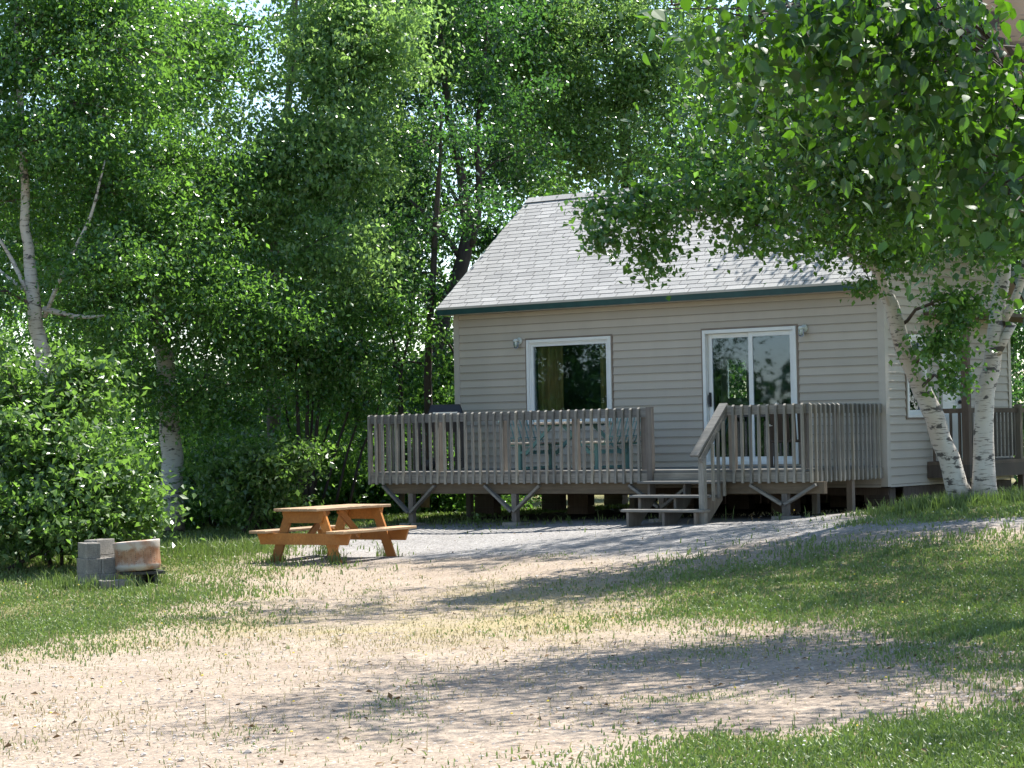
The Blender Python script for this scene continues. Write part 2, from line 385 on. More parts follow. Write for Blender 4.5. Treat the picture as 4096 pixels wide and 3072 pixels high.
def masks(x, y):
    x = np.asarray(x, float); y = np.asarray(y, float)
    n1 = fbm(x*.55, y*.3, 3); n2 = fbm(x*1.9, y*.9, 9)
    def soft(d, k): return 1/(1+np.exp(-(d+n1*1.0+n2*.45)/k))
    lush = np.maximum.reduce([soft(sdist(P_LEFT, x, y), .35)*(.78+.22*n1), soft(sdist(P_MID, x, y)-.25, .42)*.92, soft(sdist(P_LOW, x, y)+.1, .22), soft(sdist(P_BIRCH, x, y)+.45, .16)])
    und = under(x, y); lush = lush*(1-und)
    grey = soft(sdist(P_GREY, x, y)+.1, .25)
    pk = np.clip((n2*.6+n1*.5+.12), 0, 1)
    straw = np.clip(.45*np.exp(-((x+.1)**2/5+(y-20.5)**2/14))+.55*soft(sdist(P_LEFT, x, y)+1.2, .5)*(1-lush*.6)+.25*soft(sdist(P_MID, x, y)+1.2, .6)+pk*.35, 0, 1)*(1-.75*grey)
    tuft = np.clip((fbm(x*1.3, y*.75, 21)-.18)*2.2, 0, 1)*(1-.6*grey)
    return lush, grey, straw, tuft
ys = np.r_[-40, -20, -8, 0, 5, np.arange(8, 36, .16), np.arange(36, 60, 1.2), 70, 90, 130, 200, 320, 500]
xs = np.r_[-500, -300, -180, -110, -70, -45, -30, -22, np.arange(-16, -8, .6), np.arange(-8, 9, .16), np.arange(9, 17, .6), 22, 30, 45, 70, 110, 180, 300, 500]
GX, GY = np.meshgrid(xs, ys); gxf, gyf = GX.ravel(), GY.ravel()
lush, grey, straw, tuft = masks(gxf, gyf)
GZ = gz(gxf, gyf)+.018*fbm(gxf*1.1, gyf*1.1, 5)+.03*lush*(fbm(gxf*.8, gyf*.8, 31))
ni, nj = len(ys), len(xs)
ii, jj = np.meshgrid(np.arange(ni-1), np.arange(nj-1), indexing='ij'); b0 = (ii*nj+jj).ravel()
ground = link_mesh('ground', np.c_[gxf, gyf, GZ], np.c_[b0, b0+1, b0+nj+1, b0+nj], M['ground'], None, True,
                   [('lush', 'POINT', np.maximum(lush, tuft*.45)), ('grey', 'POINT', grey), ('straw', 'POINT', straw), ('under_shade', 'POINT', under(gxf, gyf))])  # last attribute carries the painted shade beneath the cabin
ground['kind'] = 'structure'

# ------------------------------------------------------------------ leaf clouds
KITE = (np.array([(0, 0, 0), (.42, .31, .07), (1, 0, -.06), (.42, -.31, .07)]), np.array([(0, 3, 2), (0, 2, 1)]))
_al = [0, .10, .28, .48, .68, .86, 1.0]; _hw = [.02, .20, .35, .33, .22, .09, .0]
_ov = [(a, 0, -.10*a*a) for a in _al]+[(a, h, .10*h-.10*a*a) for a, h in zip(_al, _hw)]+[(a, -h, .10*h-.10*a*a) for a, h in zip(_al, _hw)]
_ot = []
for k in range(6):
    for o_, s_ in ((7, 1), (14, -1)):
        q = (k, k+1, o_+k+1, o_+k) if s_ < 0 else (k, o_+k, o_+k+1, k+1)
        _ot += [(q[0], q[1], q[2]), (q[0], q[2], q[3])]
OVATE = (np.array(_ov), np.array(_ot))
DENS = 1.75; CLN = .5
def unit(a): return a/np.maximum(np.linalg.norm(a, axis=-1, keepdims=True), 1e-9)
def leaf_mesh(name, Pb, axis, nrm, length, tone, mat_, parent, tmpl=KITE, kind=None, wide=1.0, wood_=None):
    T, tri = tmpl
    axis = unit(axis); side = unit(np.cross(axis, nrm)); nn = np.cross(side, axis)
    cv = RNG.normal(1.0, 1.1, len(Pb))[:, None, None]; wv = RNG.uniform(.82, 1.15, len(Pb))[:, None, None]*wide
    V = (Pb[:, None, :]+length[:, None, None]*(axis[:, None, :]*T[None, :, 0:1]+side[:, None, :]*T[None, :, 1:2]*wv+nn[:, None, :]*T[None, :, 2:3]*cv))
    k = len(T); F = (tri[None]+(np.arange(len(Pb))*k)[:, None, None]).reshape(-1, 3)
    VV = V.reshape(-1, 3); TN = np.repeat(tone, len(tri)); nf = len(F)
    if wood_ and wood_.v:
        q = np.array(wood_.f, int)+len(VV); VV = np.vstack([VV, np.array([tuple(p) for p in wood_.v])])
        F = np.vstack([F, q[:, [0, 1, 2]], q[:, [0, 2, 3]]]); TN = np.r_[TN, np.full(2*len(q), .5)]
    o = link_mesh(name, VV, F, mat_, parent, False, [('tone', 'FACE', TN)])
    if wood_ and wood_.v:
        o.data.materials.append(M['bark_twig']); mi = np.zeros(len(F), np.int32); mi[nf:] = 1; o.data.polygons.foreach_set('material_index', mi)
    if kind: o['kind'] = kind
    return o
def cloud(blobs, per, sig, droop=.6, size=(.06, .1), hang=.5, rng=RNG, shell=.5):
    """leaf bases, axes, normals, lengths, tones and cluster centres for ellipsoids (c, (rx,ry,rz), clusters)"""
    Pb = []; CC = []; TN = []
    for c, r_, n in blobs:
        n = max(2, int(n*CLN)); d = unit(rng.normal(size=(n, 3))); rad = rng.random(n)**shell
        cc = np.asarray(c)+d*rad[:, None]*np.asarray(r_)*np.array([1.12, 1.12, 1.15])
        CC.append(cc)
        k = rng.poisson(per*DENS/CLN, n)
        idx = np.repeat(np.arange(n), k)
        cs = (rng.uniform(.55, 1.9, n))[idx][:, None]
        off = rng.normal(size=(len(idx), 3))*sig*1.2*cs*np.array([1, 1, .5]); off[:, 2] -= np.abs(rng.normal(size=len(idx)))*sig*droop*cs[:, 0]
        Pb.append(cc[idx]+off); TN.append(np.clip(.47+.24*rng.normal(size=n)[idx]+.24*rng.normal(size=len(idx)), 0, 1))
    Pb = np.vstack(Pb); tone = np.concatenate(TN); CC = np.vstack(CC); n = len(Pb)
    size = (size[0]*.82, size[1]*1.1)
    ax = rng.normal(size=(n, 3)); ax[:, 2] -= hang*.9
    nr = rng.normal(size=(n, 3))*.7; nr[:, 2] += 1.1; nr[:, 1] -= .25
    ln = rng.uniform(size[0], size[1], n)*np.where(rng.random(n) < .12, .7, 1)
    return Pb, ax, nr, ln, tone, CC
def bez(a, b, c, k=6):
    a, b, c = map(np.asarray, (a, b, c)); ts = np.linspace(0, 1, k)[:, None]
    return (1-ts)**2*a+2*ts*(1-ts)*b+ts**2*c
def wiggle(pts, s, rng):
    q = np.array(pts, float); q[1:-1] += rng.normal(size=q[1:-1].shape)*s; return q
def resample(pts, rad, step=.35):
    pts = np.asarray(pts, float); d = np.r_[0, np.cumsum(np.linalg.norm(np.diff(pts, axis=0), axis=1))]
    n = max(3, int(d[-1]/step)); q = np.linspace(0, d[-1], n)
    # smooth the path a little
    P3 = np.c_[[np.interp(q, d, pts[:, i]) for i in range(3)]].T
    for _ in range(2): P3[1:-1] = (P3[:-2]+2*P3[1:-1]+P3[2:])/4
    return P3, np.interp(q, d, rad)
def tree(name, label, stems, blobs, per, sig, size, lmat, bmat, group=None, cat='tree', twigs=.35, tmpl=KITE, hang=.5, droop=.6, nside=9, seed=0, br=.03, wide=1.0, limbs=(), crown='crown', extra=None):
    """stems and limbs: lists of (points, radii) in world space; blobs: world-space foliage masses"""
    rng = np.random.default_rng(seed+100)
    base = np.array(stems[0][0][0], float); base[2] = min(base[2], g1(base[0], base[1])) if crown == 'crown' else base[2]
    root = tag(empty(name, base), label, cat, group)
    mb = MB(); nodes = []
    for pts, rad in list(stems)+list(limbs):
        p3, r3 = resample(pts, rad, .3 if rad[0] > .05 else .2)
        p3[1:-1] += rng.normal(size=p3[1:-1].shape)*np.minimum(.012, r3[1:-1, None]*.12)
        mb.tube(p3-base, list(r3), nside)
        nodes += [(p, r_) for p, r_ in zip(p3, r3)]
    NP = np.array([n_[0] for n_ in nodes]); NR = np.array([n_[1] for n_ in nodes])
    Pb, ax, nr, ln, tone, CC = cloud(blobs, per, sig, droop, size, hang, rng)
    i0 = 0; mt = mb; mb = MB() if bmat in (bb, bpk) else mb
    for c, r_, n in blobs:
        c = np.asarray(c, float); n = max(2, int(n*CLN)); cc = CC[i0:i0+n]; i0 += n
        dd = np.linalg.norm(NP-c, axis=1)+1.2*np.maximum(0, NP[:, 2]-c[2]+.3)
        a = int(np.argmin(dd)); A = NP[a]
        if np.linalg.norm(A-c) > .15:
            mid = A*.45+c*.55+np.array([0, 0, .18*np.linalg.norm(A-c)])
            q = wiggle(bez(A, mid, c, 7), .03, rng); r0 = min(NR[a]*.7, br)
            mb.tube(q-base, list(np.linspace(r0, r0*.35, 7)), 5, False)
        else: q = np.array([A, c]); r0 = br*.5
        for t in cc[rng.random(n) < twigs]:
            s = q[rng.integers(max(1, len(q)//3), len(q))]
            mid = (s+t)/2+np.array([0, 0, .12*np.linalg.norm(t-s)])+rng.normal(size=3)*.06
            mb.tube(wiggle(bez(s, mid, t, 5), .015, rng)-base, list(np.linspace(max(r0*.35, .006), .003, 5)), 4, False)
    mt.build('trunk', bmat, root, True)
    if extra is not None:
        Pb, ax, nr, ln, tone = [np.concatenate([p, e]) for p, e in zip((Pb, ax, nr, ln, tone), extra)]
    keep = Pb[:, 2] > gz(Pb[:, 0], Pb[:, 1])+.03
    leaf_mesh(crown, Pb[keep]-base, ax[keep], nr[keep], ln[keep], tone[keep], lmat, root, tmpl, wide=wide, wood_=mb if bmat in (bb, bpk) else None)
    return root
def B(px, py, Y, rx, rz, n, ry=None):                              # a foliage mass seen at a photo pixel, Y metres away
    return (at(px, py, Y), (rx, ry or rx, rz), n)
def S(pts, rads):                                                  # a stem through (px, py, Y) points
    return ([at(*p) for p in pts], rads)

# ------------------------------------------------------------------ the cabin (local x along the front wall, y into the house, z up)
def HU(px, py, w_):                                                   # a photo pixel on the plane y = w_ -> (u, z)
    d = ray(px, py); P0 = _O+_Wd*w_-np.array([0, 0, 0]); X = d*((P0@_Wd)/(d@_Wd)); X = X+np.array([0, 0, CAM_H])
    return float((X-_O)@_U), float(X[2])
UL, UR, WB = -4.86, 3.09, 4.61
Z0, ZS, DECK = .75, 3.63, 1.05
cabin = tag(empty('cabin', (HX, HY, 0), -YAW), 'taupe vinyl sided cabin with grey shingle roof and green fascia behind the deck', 'cabin')
WIN = (-3.37, -1.705, 1.77, 3.16); DOOR = (0.0, 1.645, 1.075, 3.168)
rw_u, rw_z = HU(2946, 1505, 4.6); RWIN = (rw_u-.33, rw_u+.3, rw_z-.5, rw_z+.42)
SWIN = (.69, 1.36, 1.745, 3.0); SDOOR = (1.93, 2.72, 1.1, 3.12)
def free(lo, hi, cuts):
    out = [(lo, hi)]
    for a, b in cuts:
        out = [q for x0, x1 in out for q in ((x0, min(x1, a)), (max(x0, b), x1)) if q[1]-q[0] > 1e-4]
    return out
def siding(mb, mp, lo, hi, z0, z1, openings, lap=.127, lip=.017):
    zb = z0
    while zb < z1-1e-4:
        zt = min(zb+lap, z1); mb.tone = random.random()
        brk = sorted({zb, zt}|{z for o in openings for z in (o[2], o[3]) if zb < z < zt})
        for a, b in zip(brk[:-1], brk[1:]):
            zm = (a+b)/2; cuts = [(o[0], o[1]) for o in openings if o[2] < zm < o[3]]
            da = lip*(1-(a-zb)/lap); db = lip*(1-(b-zb)/lap)+.001
            l0, l1, h0, h1 = (lo(a), lo(b), hi(a), hi(b)) if callable(lo) else (lo, lo, hi, hi)
            for s0, s1 in free(min(l0, l1), max(h0, h1), cuts):
                a0 = max(s0, l0) if s0 <= max(l0, l1) else s0; b0_ = max(s0, l1) if s0 <= max(l0, l1) else s0
                a1 = min(s1, h0) if s1 >= min(h0, h1) else s1; b1_ = min(s1, h1) if s1 >= min(h0, h1) else s1
                mb.quad(mp(a0, da, a), mp(a1, da, a), mp(b1_, db, b), mp(b0_, db, b))
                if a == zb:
                    tn = mb.tone; mb.tone = -1.0  # lip faces marked for the painted shadow line
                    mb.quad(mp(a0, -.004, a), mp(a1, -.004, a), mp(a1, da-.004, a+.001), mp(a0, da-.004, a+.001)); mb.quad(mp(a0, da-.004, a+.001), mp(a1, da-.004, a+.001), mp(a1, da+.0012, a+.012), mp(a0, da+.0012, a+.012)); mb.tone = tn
        zb = zt
def lining(mb, mpbox, lo, hi, z0, z1, openings):                      # the wall behind the siding, with its openings
    brk = sorted({lo, hi}|{v for o in openings for v in o[:2]})
    for a, b in zip(brk[:-1], brk[1:]):
        m_ = (a+b)/2
        for c, d in free(z0, z1, [(o[2], o[3]) for o in openings if o[0] < m_ < o[1]]): mpbox(mb, a, b, c, d)
fm = lambda s, d, z: (s, -d, z)
sm = lambda s, d, z: (UR+d, s, z)
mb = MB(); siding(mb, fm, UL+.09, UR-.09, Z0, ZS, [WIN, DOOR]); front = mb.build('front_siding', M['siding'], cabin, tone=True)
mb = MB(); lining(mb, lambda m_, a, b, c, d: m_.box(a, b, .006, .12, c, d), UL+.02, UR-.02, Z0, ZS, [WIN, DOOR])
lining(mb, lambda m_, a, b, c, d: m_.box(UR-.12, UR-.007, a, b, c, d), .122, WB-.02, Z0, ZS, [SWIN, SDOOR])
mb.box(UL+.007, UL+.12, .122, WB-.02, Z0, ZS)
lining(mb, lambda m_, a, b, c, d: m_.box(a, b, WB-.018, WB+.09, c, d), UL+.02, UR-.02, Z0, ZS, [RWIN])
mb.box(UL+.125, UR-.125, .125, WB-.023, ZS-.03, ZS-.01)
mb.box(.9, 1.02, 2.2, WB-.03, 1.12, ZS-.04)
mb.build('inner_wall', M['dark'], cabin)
MB().box(UL+.01, UR-.01, .01, WB, Z0+.003, 1.10).build('floor', M['floor_in'], cabin)
RID_W, RID_Z, EAVE_W, EAVE_Z = 2.37, 5.80, -.35, 3.755
SL = (RID_Z-EAVE_Z)/(RID_W-EAVE_W)
gl = lambda z: max(0.1, (z-3.70-.25)/SL-.35+.28) if z > ZS+.1 else .09
gh = lambda z: WB-(gl(z)-.0) if z > ZS+.1 else WB-.09
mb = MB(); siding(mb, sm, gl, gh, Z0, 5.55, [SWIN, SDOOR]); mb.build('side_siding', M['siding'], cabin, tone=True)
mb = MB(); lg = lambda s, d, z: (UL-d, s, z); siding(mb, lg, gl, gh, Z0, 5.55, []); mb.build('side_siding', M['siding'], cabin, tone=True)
mb = MB()                                                              # trim boards on the corners and under the wall
for P in ([(UL-.022, -.022), (UL+.092, -.022), (UL+.092, 0), (UL, 0), (UL, .09), (UL-.022, .09)], [(UR+.022, -.022), (UR+.022, .09), (UR, .09), (UR, 0), (UR-.092, 0), (UR-.092, -.022)], [(UR, WB-.09), (UR+.022, WB-.09), (UR+.022, WB+.02), (UR, WB+.02)]):
    MB().prism([(x, y, Z0-.02) for x, y in P], (0, 0, ZS-Z0+.02)).build('corner_trim', M['corner'], cabin)
mb = MB().box(UL+.1, UR-.1, -.012, .0, Z0-.03, Z0-.002); mb.box(UR, UR+.014, .1, WB-.1, Z0-.03, Z0-.002); mb.build('base_trim', M['corner'], cabin)
# roof
roof = MB()
def roofpt(u, s, side, h=0.0):                                        # s = metres up the slope from the eave
    n = math.hypot(RID_W-EAVE_W, RID_Z-EAVE_Z); c_, s_ = (RID_W-EAVE_W)/n, (RID_Z-EAVE_Z)/n
    y = EAVE_W+c_*s-s_*h; z = EAVE_Z+s_*s+c_*h
    return (u, y if side == 0 else 2*RID_W-y, z)
SLEN = math.hypot(RID_W-EAVE_W, RID_Z-EAVE_Z); RU0, RU1 = -4.975, 3.21
for side in (0, 1):
    v = [roofpt(u, s, side, h) for h in (-.10, -.012) for s in (0, SLEN) for u in (RU0+.012, RU1-.012)]
    roof.add(v, [(0, 1, 3, 2), (4, 5, 7, 6), (0, 1, 5, 4), (2, 3, 7, 6), (0, 2, 6, 4), (1, 3, 7, 5)])
roof_o = roof.build('roof', M['corner'], cabin)
sh = MB(); rows = 29; ex = SLEN/rows
for side in (0, 1):
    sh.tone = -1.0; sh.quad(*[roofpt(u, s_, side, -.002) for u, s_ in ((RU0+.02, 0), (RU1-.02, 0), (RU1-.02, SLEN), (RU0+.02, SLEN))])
    for k in range(rows):
        off = (k % 2)*.167+random.uniform(-.02, .02)+(0 if k % 3 else .09)
        u = RU0-off; wv = random.uniform(-.003, .003)
        while u < RU1:
            a = max(u+.006, RU0); b = min(u+.333-.006, RU1); u += .333
            if b-a < .02: continue
            sh.tone = min(1, max(0, random.gauss(.5, .2)))
            s0 = k*ex-(.02 if k == 0 else 0)+wv+random.uniform(-.002, .002); s1 = (k+1)*ex+.01
            h0 = .006+random.uniform(-.001, .001)
            q = [roofpt(a, s0, side, h0), roofpt(b, s0, side, h0), roofpt(b, s1, side, .001), roofpt(a, s1, side, .001), roofpt(a, s0, side, -.001), roofpt(b, s0, side, -.001), roofpt(b, s1, side, -.001), roofpt(a, s1, side, -.001)]
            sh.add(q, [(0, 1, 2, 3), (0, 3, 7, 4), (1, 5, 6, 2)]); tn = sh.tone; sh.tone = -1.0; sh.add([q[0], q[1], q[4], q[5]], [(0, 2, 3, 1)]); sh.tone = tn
for i in range(25):                                                   # ridge caps
    a = RU0+i*(RU1-RU0)/25; b = a+(RU1-RU0)/25+.02; sh.tone = random.random()
    p = [roofpt(x, SLEN-.14, s, .022) for s in (0, 1) for x in (a, b)]+[(a, RID_W, RID_Z+.032), (b, RID_W, RID_Z+.032)]
    sh.add(p, [(0, 1, 5, 4), (2, 4, 5, 3)])
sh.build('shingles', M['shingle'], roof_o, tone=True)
mb = MB().box(RU0+.02, RU1-.02, EAVE_W-.032, EAVE_W-.004, 3.632, 3.724); mb.box(RU0+.02, RU1-.02, 2*RID_W-EAVE_W+.004, 2*RID_W-EAVE_W+.032, 3.632, 3.724)
mb.build('fascia', M['fascia'], roof_o)
MB().box(RU0+.02, RU1-.02, EAVE_W-.045, EAVE_W-.034, 3.722, 3.758).build('drip_edge', M['corner'], roof_o)
for u_ in (RU0-.016, RU1-.012):
    mb = MB()
    for side in (0, 1):
        v = [roofpt(u_+du, s, side, h) for h in (-.135, -.004) for s in (-.0, SLEN) for du in (0, .026)]
        mb.add(v, [(0, 1, 3, 2), (4, 5, 7, 6), (0, 1, 5, 4), (2, 3, 7, 6), (0, 2, 6, 4), (1, 3, 7, 5)])
    mb.build('barge_board', M['fascia'], roof_o)
MB().box(RU0+.03, RU1-.03, EAVE_W, -.024, 3.632, 3.645).build('soffit', M['corner'], roof_o)
# openings
def ring(mb, mp, a, b, c, d, w_, d0, d1, bottom=True):                # a rectangular frame, w_ wide, from depth d0 to d1
    def bx(s0, s1, z0, z1):
        V = [mp(s, dd, z) for z in (z0, z1) for dd in (d0, d1) for s in (s0, s1)]
        mb.add(V, [(0, 2, 3, 1), (4, 5, 7, 6), (0, 1, 5, 4), (2, 6, 7, 3), (0, 4, 6, 2), (1, 3, 7, 5)])
    bx(a, a+w_, c, d); bx(b-w_, b, c, d); bx(a+w_, b-w_, d-w_, d)
    if bottom: bx(a+w_, b-w_, c, c+w_)
def pane(name, mp, a, b, c, d, dep, parent, m_='glass'):
    V = [mp(s, dd, z) for z in (c, d) for dd in (dep, dep-.004) for s in (a, b)]
    return MB().add(V, [(0, 2, 3, 1), (4, 5, 7, 6), (0, 1, 5, 4), (2, 6, 7, 3), (0, 4, 6, 2), (1, 3, 7, 5)]).build(name, M[m_], parent)
def window(mp, o, name='window'):
    f = MB(); ring(f, mp, o[0], o[1], o[2], o[3], .05, -.10, .040); ring(f, mp, o[0]+.05, o[1]-.05, o[2]+.05, o[3]-.05, .022, -.09, .018)
    ring(f, mp, o[0]+.072, o[1]-.072, o[2]+.072, o[3]-.072, .042, -.08, .004)
    fr = f.build(name, M['white'], cabin, bevel=.003)
    ch = MB(); ring(ch, mp, o[0]-.028, o[1]+.028, o[2]-.028, o[3]+.028, .026, 0, .024); ch.build('channel_trim', M['trim'], fr)
    pane('pane', mp, o[0]+.112, o[1]-.112, o[2]+.112, o[3]-.112, -.03, fr); return fr
window(fm, WIN); window(sm, SWIN)
rm = lambda s, d, z: (s, WB+.09+d, z)
window(rm, RWIN)
# sliding door
f = MB(); a, b, c, d = DOOR
ring(f, fm, a, b, c, d, .055, -.11, .04); f.box(a+.055, b-.055, -.028, .1, c, c+.05)
fr = f.build('sliding_door', M['white'], cabin, bevel=.003)
ch = MB(); ring(ch, fm, a-.028, b+.028, c, d+.03, .026, 0, .024, False); ch.build('channel_trim', M['trim'], fr)
def sash(x0, x1, dep, name):
    s_ = MB(); ring(s_, fm, x0, x1, c+.052, d-.058, .07, dep-.035, dep); o = s_.build(name, M['white'], fr, bevel=.003)
    pane('pane', fm, x0+.07, x1-.07, c+.122, d-.128, dep-.015, fr); return o
sash(a+.058, .84, -.045, 'door_sash'); sash(.80, b-.058, -.005, 'door_sash')
mb = MB().box(a+.085, a+.105, .0, .04, 1.98, 2.2); mb.box(a+.082, a+.108, -.02, .0, 2.02, 2.16); mb.build('handle', M['black'], fr)
mb = MB(); ring(mb, fm, a+.13, .76, c+.125, d-.13, .028, -.09, -.082); mb.build('screen_frame', M['black'], fr)
# side door
f = MB(); a, b, c, d = SDOOR; ring(f, sm, a, b, c, d, .05, -.1, .03, False)
f.add([sm(s, dd, z) for z in (c, 2.02) for dd in (-.06, -.02) for s in (a+.05, b-.05)], [(0, 2, 3, 1), (4, 5, 7, 6), (0, 1, 5, 4), (2, 6, 7, 3), (0, 4, 6, 2), (1, 3, 7, 5)])
ring(f, sm, a+.052, b-.052, 2.022, d-.052, .1, -.06, -.018)
f.add([sm(s, dd, z) for z in (2.56, 2.6) for dd in (-.055, -.022) for s in (a+.15, b-.15)], [(0, 2, 3, 1), (4, 5, 7, 6), (0, 1, 5, 4), (2, 6, 7, 3), (0, 4, 6, 2), (1, 3, 7, 5)])
sdr = f.build('door', M['white'], cabin); pane('pane', sm, a+.15, b-.15, 2.12, d-.15, -.04, sdr)
MB().lathe([(0, 0), (.028, .005), (.03, .03), (.015, .05), (0, .052)], 12, sm(b-.1, -.015, 1.98), Matrix.Rotation(R(90), 3, 'Y')).build('handle', M['black'], sdr, True)
# wall lamps with glass jars
def wall_lamp(u, z):
    q = Matrix.Rotation(R(90), 3, 'X')
    mb = MB().lathe([(0, 0), (.058, 0), (.062, .012), (.05, .03), (.03, .04), (.022, .075), (0, .078)], 20, (u, -.014, z), q)
    mb.lathe([(0, .03), (.03, .028), (.046, .012), (.05, -.012), (.044, -.014), (0, -.012)], 20, (u, -.115, z+.005))
    lp = mb.build('wall_lamp', M['lamp_metal'], cabin, True)
    MB().lathe([(.043, -.014), (.044, -.09), (.034, -.118), (.012, -.128), (0, -.13)], 20, (u, -.115, z)).build('jar', M['jar'], lp, True)
    MB().lathe([(0, -.02), (.018, -.025), (.024, -.06), (.014, -.09), (0, -.095)], 14, (u, -.115, z)).build('bulb', M['lamp_metal'], lp, True)
wall_lamp(-3.515, 3.15); wall_lamp(1.785, 3.122)
# piers and joists under the floor
for u_ in (-4.5, -2.6, -.7, 1.2, 2.8):
    for w_ in (.35, 2.3, 4.3):
        mb = MB()
        gzz = g1(*HP(u_, w_, 0)[:2]); o = .0
        z = gzz-.05
        while z < Z0-.06:
            h = min(.19, Z0-.05-z); mb.box(u_-.2, u_+.2, w_-.1+random.uniform(-.01, .01), w_+.1, z, z+h-.004); z += h
        mb.build('pier', M['porch'], cabin)
mb = MB()
for w_ in (.3, 2.3, 4.3): mb.box(UL+.1, UR-.1, w_-.07, w_+.07, Z0-.15, Z0-.045)
mb.build('floor_beam', M['porch'], cabin)
mb = MB()
u_ = -2.9
while u_ < UR-.05:
    x1 = min(u_+.145, UR); mb.box(u_, x1-.006, WB-.06, WB-.035+random.uniform(0, .004), .08, Z0-.04); u_ = x1
for k in range(30): w_ = .6+k*.135; mb.box(UR-.05, UR-.03, w_, w_+.129, .2, Z0-.04)
mb.build('skirt_board', M['porch'], cabin)

# curtains hang inside the window
def curtain(u0, u1, label):
    n = 40; V = []; F = []
    for i in range(n+1):
        t = i/n; u = u0+(u1-u0)*t; y = .2+.05*math.sin(t*7*math.pi)+.012*math.sin(t*17)
        for z in (1.75, 3.12): V.append((u+.006*math.sin(z*9+i), y, z))
    for i in range(n): F.append((2*i, 2*i+2, 2*i+3, 2*i+1))
    o = link_mesh('curtain', V, F, M['curtain'], None, True); o.location = (HX, HY, 0); o.rotation_euler = (0, 0, -YAW)
    md = o.modifiers.new('thick', 'SOLIDIFY'); md.thickness = .006
    return tag(o, label, 'curtain', 'curtains in the front window')
curtain(-3.3, -2.80, 'wide olive curtain at the lamp side of the front window')
curtain(-2.06, -1.76, 'narrow olive curtain at the door side of the front window')

# ------------------------------------------------------------------ the deck
deck = tag(empty('deck', (HX, HY, 0), -YAW), 'weathered grey timber deck with slatted railing in front of the cabin', 'deck')
DW, DL, DR, S0, S1 = -2.30, -4.83, 3.0, .42, 1.74
RT = 1.962
mb = MB(); y = DW-.02; i = 0
while y < -.03:
    y1 = min(y+.135, -.026); mb.tone = random.random()
    mb.box(DL+.02+random.uniform(-.01, .01), DR-.02, y, y1-.006, DECK-.038, DECK+random.uniform(-.0015, .0015)); y = y1; i += 1
mb.build('floor', M['deck'], deck)
rim = MB().box(DL, DR, DW-.04, DW-.002, .872, DECK-.041); rim.box(DL-.04, DL-.002, DW-.04, -.03, .873, DECK-.042); rim.box(DR+.002, DR+.04, DW-.04, -.03, .873, DECK-.042)
rim.build('rim_board', M['deck'], deck)
mb = MB()
for k in range(14):
    u_ = DL+.4+k*.55
    if u_ < DR-.1: mb.box(u_, u_+.04, DW+.0, -.03, .874, DECK-.044)
mb.build('joist', M['beam'], deck)
mb = MB().prism([(-4.58, DW+.03, .87), (-4.58, DW+.03, .705), (.42, DW+.03, .705), (.42, DW+.03, .76), (.33, DW+.03, .87)], (0, .09, 0)); mb.build('beam', M['beam'], deck)
mb = MB().box(1.3, 3.24, DW+.03, DW+.12, .705, .87); mb.build('beam', M['beam'], deck)
def support(u, braces=True):
    gq = g1(*HP(u, DW+.08, 0)[:2])
    p = MB().box(u-.045, u+.045, DW+.032, DW+.118, gq-.1, .703).build('post', M['post'], deck)
    if braces:
        for s in (-1, 1):
            MB().beam((u+s*.52, DW+.01, .83), (u+s*.02, DW+.01, gq+.20), .038, .09, (0, 1, 0)).build('brace', M['deck'], deck)
    MB().box(u-.16, u+.16, DW-.06, DW+.2, gq-.12, gq+.035).build('footing', M['concrete'], deck)
for px in (1650, 2063): support(HU(px, 2040, DW+.08)[0])
support(HU(2652, 2040, DW+.08)[0]); support(HU(3145, 2030, DW+.08)[0])
for u_ in (-4.2, -1, 2.2): MB().box(u_-.045, u_+.045, -.6, -.51, .1, .86).build('post', M['post'], deck)
u_r = HU(3372, 2000, -.9)[0]; MB().box(DR-.12, DR-.03, -.9, -.81, .15, .87).build('post', M['post'], deck)
# railing
def rail(a, b, y): MB().box(a, b, y-.0, y+.038, RT-.14, RT-.004).build('top_rail', M['deck'], deck)
rail(DL-.002, S0-.0, DW-.04); rail(S1+.0, DR, DW-.04)
for x in (DL-.04, DR+.002): MB().box(x, x+.038, DW-.001, -.03, RT-.142, RT-.005).build('top_rail', M['deck'], deck)
MB().box(DL+.3, S0-.1, DW+.0, DW+.09, RT+.0, RT+.0).v
for px in (1516, 1757, 2015, 2306): 
    u_ = HU(px, 1780, DW+.05)[0]; MB().box(u_-.045, u_+.045, DW+.0, DW+.09, DECK+.002, RT-.01).build('rail_post', M['post'], deck)
for u_ in (S0-.095, S1+.06, DR-.05): MB().box(u_-.045, u_+.045, DW+.0, DW+.09, DECK+.002, RT-.002).build('rail_post', M['post'], deck)
MB().box(S0-.0, S0+.09, DW-.08, DW+.0, .85, RT+.006).build('rail_post', M['post'], deck)
for x, y in ((DL+.06, -1.2), (DL+.06, -.09), (DR-.06, -1.2), (DR-.06, -.09)): MB().box(x-.045, x+.045, y-.045, y+.045, DECK+.002, RT-.01).build('rail_post', M['post'], deck)
balm = None
